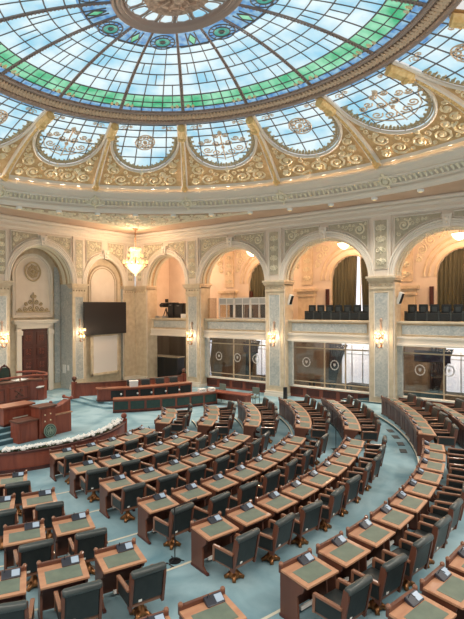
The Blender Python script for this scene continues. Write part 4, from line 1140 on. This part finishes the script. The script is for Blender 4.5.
for i in range(5):
    y0 = -11.98-1.3*i; y1 = y0-1.16
    mb = MB(); mb.box(4.74,4.78,y1,y0,.75,1.5,.02); q = build('carved_panel', mb, 'wood', r)
    mb = MB(); g = lambda x, y: Vector((4.79, (y0+y1)/2+x, 1.12+y))
    mb.tube([g(-.5,-.3), g(.5,-.3), g(.5,.3), g(-.5,.3)], .02, 4, closed=True)
    for k in range(4):
        b_ = k*pi/2+pi/4; mb.tube([g(0,0), g(.16*cos(b_),.16*sin(b_)), g(.2*cos(b_+.3),.24*sin(b_+.3))], .03, 5)
        mb.tube([g(x, y) for x, y in spiral(.24*cos(b_), .2*sin(b_), .07, 1.2, b_, 1, 7)], .018, 4)
    mb.ball(g(0,0), .06, 8); build('carving', mb, 'woodbrown', q)
mb = MB(); sweep(mb, [(4.95,-11.62),(5.27,-11.36)], rect(-.22,.0,1.3,1.34)); build('shelf', mb, 'wooddark', r)
def papers(name, lab, x, y, z, rz, n=3, w=.21, l=.3):
    r = thing(name, lab, 'papers', (x,y,z), rz)
    rr = random.Random(name+lab)
    for i in range(n):
        mb = MB(); mb.box(-w/2,w/2,-l/2,l/2,0,.012,0,0,Matrix.Translation((rr.uniform(-.06,.06),rr.uniform(-.06,.06),.013*i)) @ Matrix.Rotation(rr.uniform(-.3,.3),4,'Z')); build('sheet', mb, 'paper', r)
papers('paper_sheets', 'spread white papers on top of the presidium desk', 4.55,-12.35,1.74,.3,4,.4,.6)
papers('paper_sheets', 'white paper bundle on the end shelf of the presidium desk', 5.2,-11.58,1.345,.8,5,.25,.36)
r = thing('presidential_chair', 'dark carved chair with green upholstery behind the presidium desk', 'chair', (3.55,-12.5,.65))
mb = MB(); mb.box(-.3,.3,-.32,.32,.42,.54,.05); build('seat', mb, 'green', r)
mb = MB(); mb.lathe([(.01,-.05),(.27,-.05),(.3,0),(.27,.05),(.01,.05)], n=20, M=Matrix.Translation((-.3,0,1.4)) @ Matrix.Rotation(pi/2,4,'Y')); mb.box(-.34,-.27,-.27,.27,.54,1.4,.02); build('backrest', mb, 'green', r)
mb = MB(); mb.tube([(-.3,-.3,.0),(-.3,-.31,1.3),(-.3,-.26,1.6),(-.3,-.1,1.76),(-.3,.1,1.76),(-.3,.26,1.6),(-.3,.31,1.3),(-.3,.3,0)], .05, 6); mb.ball((-.3,0,1.8), .07, 8); build('back_frame', mb, 'wooddark', r)
for sy in (-1,1):
    mb = MB(); mb.tube([(-.3,sy*.33,.78),(.1,sy*.36,.8),(.28,sy*.36,.74)], .035, 6); mb.tube([(.26,sy*.34,.74),(.26,sy*.32,.45)], .03, 6); build('armrest', mb, 'wooddark', r)
    mb = MB(); mb.tube([(.26,sy*.28,.44),(.28,sy*.3,0)], .035, 6); build('leg', mb, 'wooddark', r)
# barrier behind the government benches
pathC = catmull([(3.3,-8.1),(4.3,-6.7),(5.2,-5.2),(5.9,-3.3),(6.42,-1.5)], 6)
r = thing('wooden_barrier', 'straight mahogany barrier with ball finials behind the government benches, below the screen', 'barrier')
mb = MB(); sweep(mb, pathC, rect(-.06,.06,ZF,.84)); build('panel', mb, 'wood', r)
mb = MB(); sweep(mb, pathC, rect(-.1,.1,.84,.92)); build('cap_rail', mb, 'woodbrown', r)
for p in (pathC[0], pathC[-1]):
    mb = MB(); mb.box(p[0]-.13,p[0]+.13,p[1]-.13,p[1]+.13,ZF,1.0,.02); q = build('end_post', mb, 'wood', r)
    mb = MB(); mb.lathe([(.06,1.0),(.05,1.05),(.12,1.1),(.16,1.2),(.12,1.3),(.03,1.36)], (p[0],p[1],0), 12); build('ball_finial', mb, 'woodbrown', q, smooth=True)
# platform of the rear government bench
mb = MB()
mb.prism([(3.3,-8.35),(5.4,-8.6),(6.95,-8.7),(8.4,-6.9),(9.6,-4.3),(9.2,-1.9),(6.4,-1.6)], ZF, -.02, lambda u, v, w: Vector((u,v,w)))
mb.prism([(3.3,-7.85),(5.0,-8.15),(6.6,-8.1),(8.0,-6.5),(9.15,-4.2),(8.9,-2.0),(6.4,-1.7)], -.02, .1, lambda u, v, w: Vector((u,v,w)))
struct('trim_6', mb, 'carpet')
# government benches
def bench(name, lab, path, z0, z1, depth, panelm, npan, round_end):
    r = thing(name, lab, 'bench')
    mb = MB(); sweep(mb, path, rect(.03,.08,z0,z1-.06)); build('front', mb, 'wood', r)
    mb = MB(); sweep(mb, path, rect(-.05,depth,z1-.06,z1)); build('bench_top', mb, 'benchtop', r)
    mb = MB(); sweep(mb, path, rect(-.02,.04,z0,z0+.09)); build('plinth', mb, 'wooddark', r)
    for e_ in (0,1):
        q, t = along(path, e_); n_ = Vector((-t.y,t.x)); d_ = -t if e_ else t
        mb = MB(); pts = [q, q+n_*depth*.95, q+n_*depth*.95+d_*.06, q+d_*.06]
        mb.prism([(p.x,p.y) for p in pts], z0, z1-.06, lambda u, v, w: Vector((u,v,w))); build('end_panel', mb, 'wood', r)
    for i in range(npan):
        a, b = (i+.07)/npan, (i+.93)/npan
        if round_end: a, b = .2+.8*a, .2+.8*b
        mb = MB(); sweep(mb, sub(path, a, b), rect(.005,.04,z0+.16,z1-.14)); build('green_panel', mb, panelm, r)
    return r
pA = catmull([(8.05,-9.1),(9.4,-7.5),(10.35,-5.9),(11.2,-3.95)], 8)
bA = bench('government_bench', 'front curved government bench with green panels framed in mahogany', pA, ZF, .6, .62, 'green', 7, False)
pB = catmull([(5.35,-8.0),(5.65,-8.25),(6.1,-8.15),(7.3,-6.7),(8.15,-5.2),(8.85,-3.5)], 8)
bB = bench('government_bench', 'rear curved government bench with dark panels on a stepped platform', pB, .1, .86, .6, 'leather', 6, True)
mb = MB()
for s_ in (.3,.45,.58,.72,.86):
    q, t = along(pB, s_); n_ = Vector((t.y,-t.x)); mb.ball((q.x+n_.x*.03,q.y+n_.y*.03,.5), .06, 8)
build('pale_roundel', mb, 'white', bB)
q, t = along(pB, .42); n_ = Vector((-t.y,t.x)); p = q+n_*.28
r = thing('white_box', 'white ballot box standing on the rear government bench', 'box', (p.x,p.y,.86), atan2(t.y,t.x))
mb = MB(); mb.box(-.24,.24,-.17,.17,0,.32,.015); build('body', mb, 'white', r)
mb = MB(); mb.box(-.26,.26,-.19,.19,.3,.36,.01); build('lid', mb, 'paper', r)
mb = MB(); mb.box(-.1,.1,-.015,.015,.355,.365); build('slot', mb, 'black', r)
for s_, w, lab in ((.86,.22,'grey white document case on the front government bench, left of another'),(.965,.17,'grey white document case at the right end of the front government bench')):
    q, t = along(pA, s_); n_ = Vector((-t.y,t.x)); p = q+n_*.3
    r = thing('document_case', lab, 'case', (p.x,p.y,.6), atan2(t.y,t.x))
    mb = MB(); mb.box(-w,w,-.16,.16,0,.2,.02); build('body', mb, 'white', r)
    mb = MB(); mb.tube([(-.07,-.165,.12),(-.07,-.2,.14),(.07,-.2,.14),(.07,-.165,.12)], .012, 4); build('handle', mb, 'blackmat', r)
# table by the first pillars
r = thing('side_table', 'plain mahogany table standing before the wainscot between first and middle pillars', 'table', (11.75,-3.75,ZF))
mb = MB(); mb.box(-1.65,1.65,-.36,.36,.66,.74,.015); build('table_top', mb, 'wood', r)
for sx in (-1,1):
    mb = MB(); mb.box(sx*1.45-.06,sx*1.45+.06,-.3,.3,0,.66,.01); build('leg_panel', mb, 'wood', r)
mb = MB(); mb.box(-1.4,1.4,.2,.24,.2,.6); build('modesty_panel', mb, 'wood', r)
def gchair(x, y, lab):
    r = thing('side_chair', lab, 'chair', (x,y,ZF))
    mb = MB(); mb.box(-.24,.24,-.24,.22,.42,.5,.03); build('seat', mb, 'seatgreen', r)
    mb = MB(); mb.box(-.24,.24,.2,.26,.62,1.0,.03); build('backrest', mb, 'seatgreen', r)
    for sx in (-1,1):
        mb = MB(); mb.tube([(sx*.22,.23,1.0),(sx*.23,.22,.45),(sx*.24,.28,0)], .018, 5); build('leg', mb, 'blackmat', r)
        mb = MB(); mb.tube([(sx*.22,-.2,.45),(sx*.24,-.24,0)], .018, 5); build('leg', mb, 'blackmat', r)
        mb = MB(); mb.tube([(sx*.25,.22,.68),(sx*.27,-.18,.66),(sx*.25,-.2,.45)], .018, 5); build('armrest', mb, 'blackmat', r)
gchair(10.75,-3.05,'grey green chair behind the plain side table, the left one'); gchair(13.15,-3.0,'grey green chair behind the plain side table, the right one')

# ------------------------------------------------------------------ deputies' desks and armchairs
def make_desk():
    r = thing('deputy_desk', 'x', 'desk'); W2 = .36; Dp = .3
    prof = [(-Dp,0),(.17,0),(.2,.05),(.1,.12),(.08,.5),(.14,.56),(.2,.6),(.24,.7),(-Dp,.76)]
    for sx in (-1,1):
        mb = MB(); mb.prism(prof, sx*W2-.02, sx*W2+.02, lambda u, v, w: Vector((w,u,v))); q = build('side_panel', mb, 'woodbrown', r)
        mb = MB(); mb.box(sx*W2-.03,sx*W2+.03,-Dp-.02,.26,0,.05,.012); build('foot', mb, 'wooddark', q)
    mb = MB(); mb.box(-W2,W2,-Dp,-Dp+.03,.03,.76); q = build('front_panel', mb, 'woodbrown', r)
    mb = MB()
    for k in range(3): a = -W2+.04+k*.225; mb.box(a,a+.19,-Dp-.015,-Dp,.12,.66,.008)
    build('raised_panel', mb, 'wooddark', q)
    sl = -.05/(2*Dp)
    S_ = Matrix.Translation((0,0,.755)) @ Matrix.Rotation(-.075,4,'X')
    mb = MB(); mb.box(-W2-.03,W2+.03,-Dp+.02,Dp+.02,-.02,.02,.008,0,S_); dt = build('desktop', mb, 'woodtop', r)
    mb = MB(); mb.box(-.29,.29,-.11,.25,.018,.024,0,0,S_); build('writing_inlay', mb, 'inlay', dt)
    mb = MB(); mb.box(-W2-.03,W2+.03,-Dp-.03,-Dp+.03,.72,.86,.012); br = build('back_rail', mb, 'woodbrown', r)
    for sx in (-1,1):
        mb = MB(); mb.lathe([(.03,.84),(.04,.86),(.04,.88),(.025,.9),(.005,.91)], (sx*(W2+.0),-Dp,0), 8); build('knob', mb, 'arm', br)
    mb = MB(); mb.box(-W2+.02,W2-.02,-.2,.1,.56,.58); mb.box(-W2+.02,W2-.02,.1,.13,.56,.7); build('shelf', mb, 'wooddark', r)
    mb = MB(); mb.box(-.28,.1,-.12,-.08,.08,.14); build('cable_tray', mb, 'paper', r)
    cb = Matrix.Translation((-.15,-.2,.815)) @ Matrix.Rotation(-.5,4,'X')
    mb = MB(); mb.box(-.15,.15,-.085,.085,-.03,.03,.012,0,cb); vc = build('voting_console', mb, 'keypad', r)
    mb = MB(); mb.box(-.135,-.01,-.06,.06,.029,.036,0,0,cb); build('display', mb, 'display', vc)
    mb = MB(); mb.tube([cb @ Vector((.1,-.05,.03)), cb @ Vector((.1,-.06,.1)), cb @ Vector((.1,.02,.13))], .007, 5); build('microphone', mb, 'black', vc)
    return r
def make_chair():
    r = thing('leather_armchair', 'x', 'chair')
    mb = MB(); mb.lathe([(.05,.42),(.05,.2),(.07,.16),(.11,.1),(.13,.05)], n=12)
    for k in range(4):
        a = k*pi/2+pi/4; mb.tube([(.05*cos(a),.05*sin(a),.1),(.12*cos(a),.12*sin(a),.05),(.19*cos(a),.19*sin(a),.02)], lambda t: .06*(1-.35*t), 6)
    build('swivel_base', mb, 'brass', r, smooth=True)
    mb = MB(); mb.box(-.27,.27,-.27,.25,.42,.54,.045); build('seat', mb, 'leather', r)
    mb = MB(); mb.box(-.3,.3,-.27,.27,.35,.42,.02); build('seat_rail', mb, 'arm', r)
    B = Matrix.Translation((0,.26,.44)) @ Matrix.Rotation(-.2,4,'X')
    mb = MB(); mb.box(-.265,.265,-.045,.05,-.0,.5,.03,0,B); bk_ = build('backrest', mb, 'leather', r)
    mb = MB(); mb.box(.1,.16,.05,.056,.02,.06,0,0,B); build('inventory_tag', mb, 'paper', bk_)
    for sx in (-1,1):
        mb = MB(); mb.prism([(-.05,-.12),(.055,-.12),(.06,.4),(.04,.53),(-.05,.53)], sx*.285-.022, sx*.285+.022, lambda u, v, w: B @ Vector((w,u,v))); build('back_stile', mb, 'woodbrown', r)
    mb = MB(); Mh = B @ Matrix.Translation((-.3,.01,.53)) @ Matrix.Rotation(pi/2,4,'Y'); mb.lathe([(.045,0),(.065,.03),(.068,.3),(.065,.57),(.045,.6)], n=12, M=Mh); build('headrest', mb, 'leathergrey', r, smooth=True)  # glint along the roll painted as paler leather
    for sx in (-1,1):
        mb = MB(); mb.box(sx*.31-.035,sx*.31+.035,-.25,.3,.64,.69,.018); a = build('armrest', mb, 'arm', r)
        mb = MB(); mb.box(sx*.3-.022,sx*.3+.022,-.24,.28,.4,.65,.015); build('arm_panel', mb, 'leather', a)
        mb = MB(); mb.prism([(-.27,.37),(-.22,.37),(-.2,.66),(-.26,.66)], sx*.3-.03, sx*.3+.03, lambda u, v, w: Vector((w,u,v))); build('arm_post', mb, 'arm', a)
    return r
desk0 = make_desk(); chair0 = make_chair(); used = [False]
rnd = random.Random(11)
DESKN = CHN = 0
def place(R, a, z, dlab, clab, dg, cg, turn=0, wide=1, gap=.64, chair=True, sh=0):
    p = pol(R, a, z); q = pol(R+gap+rnd.uniform(-.03,.04), a+turn*.3, z)+Vector((-sin(radians(a)),cos(radians(a)),0))*sh; rz = radians(a-90+turn)
    if not used[0]:
        d = desk0; d.location = p; d.rotation_euler = (0,0,rz); d['label'] = dlab; d['group'] = dg
        c = chair0; c.location = q; c.rotation_euler = (0,0,rz); c['label'] = clab; c['group'] = cg; used[0] = True
    else:
        d = dup(desk0, p, rz, dlab, dg)
        c = dup(chair0, q, rz+rnd.uniform(-.12,.12), clab, cg)
    if wide != 1: d.scale = (wide,1,1)
    d.pop('x', None)
def nth(i, n): return 'last' if False else ORD[i]
mid = {'a':(-17.2,16.9,5),'b':(-17.3,15.7,6),'c':(-16.5,15.1,7),'d':(-16,15.5,8),'e':(-15.2,15.4,9),'f':(-14.7,15.3,10),'g':(-13.9,-7.96,3)}
far = {'a':(33.7,[0,.0],2),'b':(28.9,0,4),'c':(27.4,0,5),'d':(25.5,0,6),'e':(24.2,0,6),'f':(22.0,0,7),'g':(24.0,0,5)}
for ri, k in enumerate('abcdefg'):
    R, z = ROWS[k]; a0, a1, n = mid[k]
    for i in range(n):
        a = a0+(a1-a0)*i/max(1,n-1)
        place(R, a, z, 'wooden deputy desk, %s from the left in the %s row of the centre block' % (ORD[i], ORD[ri]),
              'dark leather armchair, %s from the left in the %s row of the centre block' % (ORD[i], ORD[ri]), 'desks of the centre block', 'armchairs of the centre block')
FR = {'a':lambda a: 6.35+max(0,a-33.7)*.012,'b':lambda a: 8.28+max(0,a-30)*.012,'c':lambda a: 10.2,'d':lambda a: 12.24,'e':lambda a: 14.06,'f':lambda a: 16.55+max(0,a-25)*.018,'g':lambda a: 18.2}
for ri, k in enumerate('abcdefg'):
    a0, _, n = far[k]; z = ROWS[k][1]
    if k == 'a': n = 3
    for i in range(n):
        a = a0+i*degrees_(.95, FR[k](a0)) if False else a0+i*math.degrees(.945/FR[k](a0))
        place(FR[k](a), a, z, 'wooden deputy desk, %s from the near end of the %s row beside the pillars' % (ORD[i], ORD[ri]),
              'dark leather armchair, %s from the near end of the %s row beside the pillars' % (ORD[i], ORD[ri]), 'desks of the block beside the pillars', 'armchairs of the block beside the pillars', wide=1.2, gap=.62)
LB = [('b',-31.4),('b',-37.6),('c',-27.6),('c',-32.9),('d',-25.2),('d',-29.7),('e',-23.4),('e',-27.4),('e',-31.3),('f',-21.4),('f',-24.7)]
LN = [('first','first'),('second','first'),('first','second'),('second','second'),('first','third'),('second','third'),('first','fourth'),('second','fourth'),('third','fourth'),('first','fifth'),('second','fifth')]
for (k, a), (i, rw) in zip(LB, LN):
    R, z = ROWS[k]
    place(R, a, z, 'wooden deputy desk, %s from the aisle in the %s row of the left block' % (i, rw),
          'dark leather armchair, %s from the aisle in the %s row of the left block' % (i, rw), 'desks of the left block', 'armchairs of the left block', gap=.62, sh=.15)
for i, s_ in enumerate((.42,.58,.74,.9)):
    q, t = along(pB, s_); n_ = Vector((-t.y,t.x)); p = q+n_*1.0
    dup(chair0, (p.x,p.y,.1), atan2(t.y,t.x), 'dark leather armchair behind the rear government bench, %s from the left' % ORD[i], 'armchairs behind the rear government bench')
for x, y, lab in ((14.1,-1.0,'narrow black upright speaker at the foot of the middle pillar'),(20.9,-1.0,'narrow black upright speaker at the foot of the large right pillar')):
    r = thing('floor_speaker', lab, 'loudspeaker', (x,y,ZF))
    mb = MB(); mb.box(-.15,.15,-.15,.15,0,.05,.01); build('base', mb, 'black', r)
    mb = MB(); mb.box(-.1,.1,-.1,.1,.05,.85,.03); build('cabinet', mb, 'blackmat', r)
    mb = MB(); mb.box(-.08,.08,-.11,-.095,.2,.8,.01); build('grille', mb, 'black', r)
# microphone stands
def mic(x, y, z, h, lab, rz):
    r = thing('microphone_stand', lab, 'microphone stand', (x,y,z), rz)
    mb = MB(); mb.lathe([(.13,0),(.13,.02),(.03,.035)], n=16)
    for k in range(3): a = k*2.09; mb.tube([(0,0,.06),(.2*cos(a),.2*sin(a),.015)], .01, 5)
    build('base', mb, 'black', r)
    mb = MB(); mb.tube([(0,0,.03),(0,0,h)], .012, 6); build('pole', mb, 'black', r)
    mb = MB(); mb.tube([(-.1,0,h-.04),(.0,0,h),(.35,0,h+.14)], .01, 6); b = build('boom', mb, 'black', r)
    mb = MB(); mb.tube([(.33,0,h+.13),(.48,0,h+.19)], .022, 8); build('microphone', mb, 'blackmat', b)
mic(21.58,-18.86,.214,1.15,'black microphone boom stand standing in the left aisle near the foreground',.6)
mic(21.24,-9.82,.302,1.2,'thin black microphone stand in the aisle before the pillar blocks',1.2)
mb = MB(); pts = [Vector((21.58+.15*cos(a*.9)*(1+a*.06), -18.86-.35+.2*sin(a*.9), .225)) for a in range(14)]
mb.tube(pts, .012, 5); tag(build('floor_cable', mb, 'black'), 'black cable coiled at the foot of the left aisle microphone stand', 'cable')
for (x, y), l in zip(((22.02,-6.0),(22.5,-6.83),(22.95,-7.7),(23.3,-8.56)), ('farthest','second farthest','third farthest','nearest')):
    R = sqrt((x-C0[0])**2+(y-C0[1])**2); a = atan2(y-C0[1], x-C0[0])
    mb = MB(); mb.box(-.12,.12,-.22,.22,0,.015); mb2 = MB()
    o = build('floor_vent', mb, 'vent', loc=(x,y,.302), rz=a); tag(o, '%s of four dark square floor vents on the right aisle carpet' % l, 'vent', 'floor vents in the right aisle')

# ------------------------------------------------------------------ downlights in the soffit round the dome
dl0 = None
for i in range(40):
    tt = 3+9*i; p = ell((11.22,15.72,13.42), tt)
    if p.x < .6: continue
    lab = 'small round soffit downlights under the dome cornice'
    if 60 < tt < 172: lab = 'small round downlight under the dome cornice, %s from the left' % ORD[int((172-tt)//9)]
    if dl0 is None:
        dl0 = thing('downlight', lab, 'lamp', p, 0, 'downlights round the dome')
        mb = MB(); mb.lathe([(.17,.03),(.17,-.03),(.13,-.09),(.1,-.1)], n=14); build('housing', mb, 'white', dl0)
        mb = MB(); mb.lathe([(.1,-.1),(.06,-.115),(.005,-.12)], n=12); build('lens', mb, 'lampglass', dl0)
    else: dup(dl0, p, 0, lab, 'downlights round the dome')
    l = bpy.data.lights.new('downlight_beam', 'SPOT'); l.energy = DLE; l.color = (1,.93,.82); l.spot_size = radians(115); l.spot_blend = .7; l.shadow_soft_size = .45
    o = bpy.data.objects.new('downlight_beam', l); COL.objects.link(o); o.location = p+Vector((0,0,-.2))
    aim = Vector((X0+(p.x-X0)*.82, Y0+(p.y-Y0)*.82, 0))-o.location; o.rotation_euler = aim.to_track_quat('-Z','Y').to_euler()
# ------------------------------------------------------------------ light
w = bpy.data.worlds.new('world'); SC.world = w; w.use_nodes = True
bg = w.node_tree.nodes['Background']; bg.inputs[0].default_value = (1,.97,.94,1); bg.inputs[1].default_value = .4
vs = SC.view_settings; vs.view_transform = 'Standard'; vs.look = 'None'; vs.exposure = 1.0; vs.gamma = 1; vs.use_curve_mapping = False
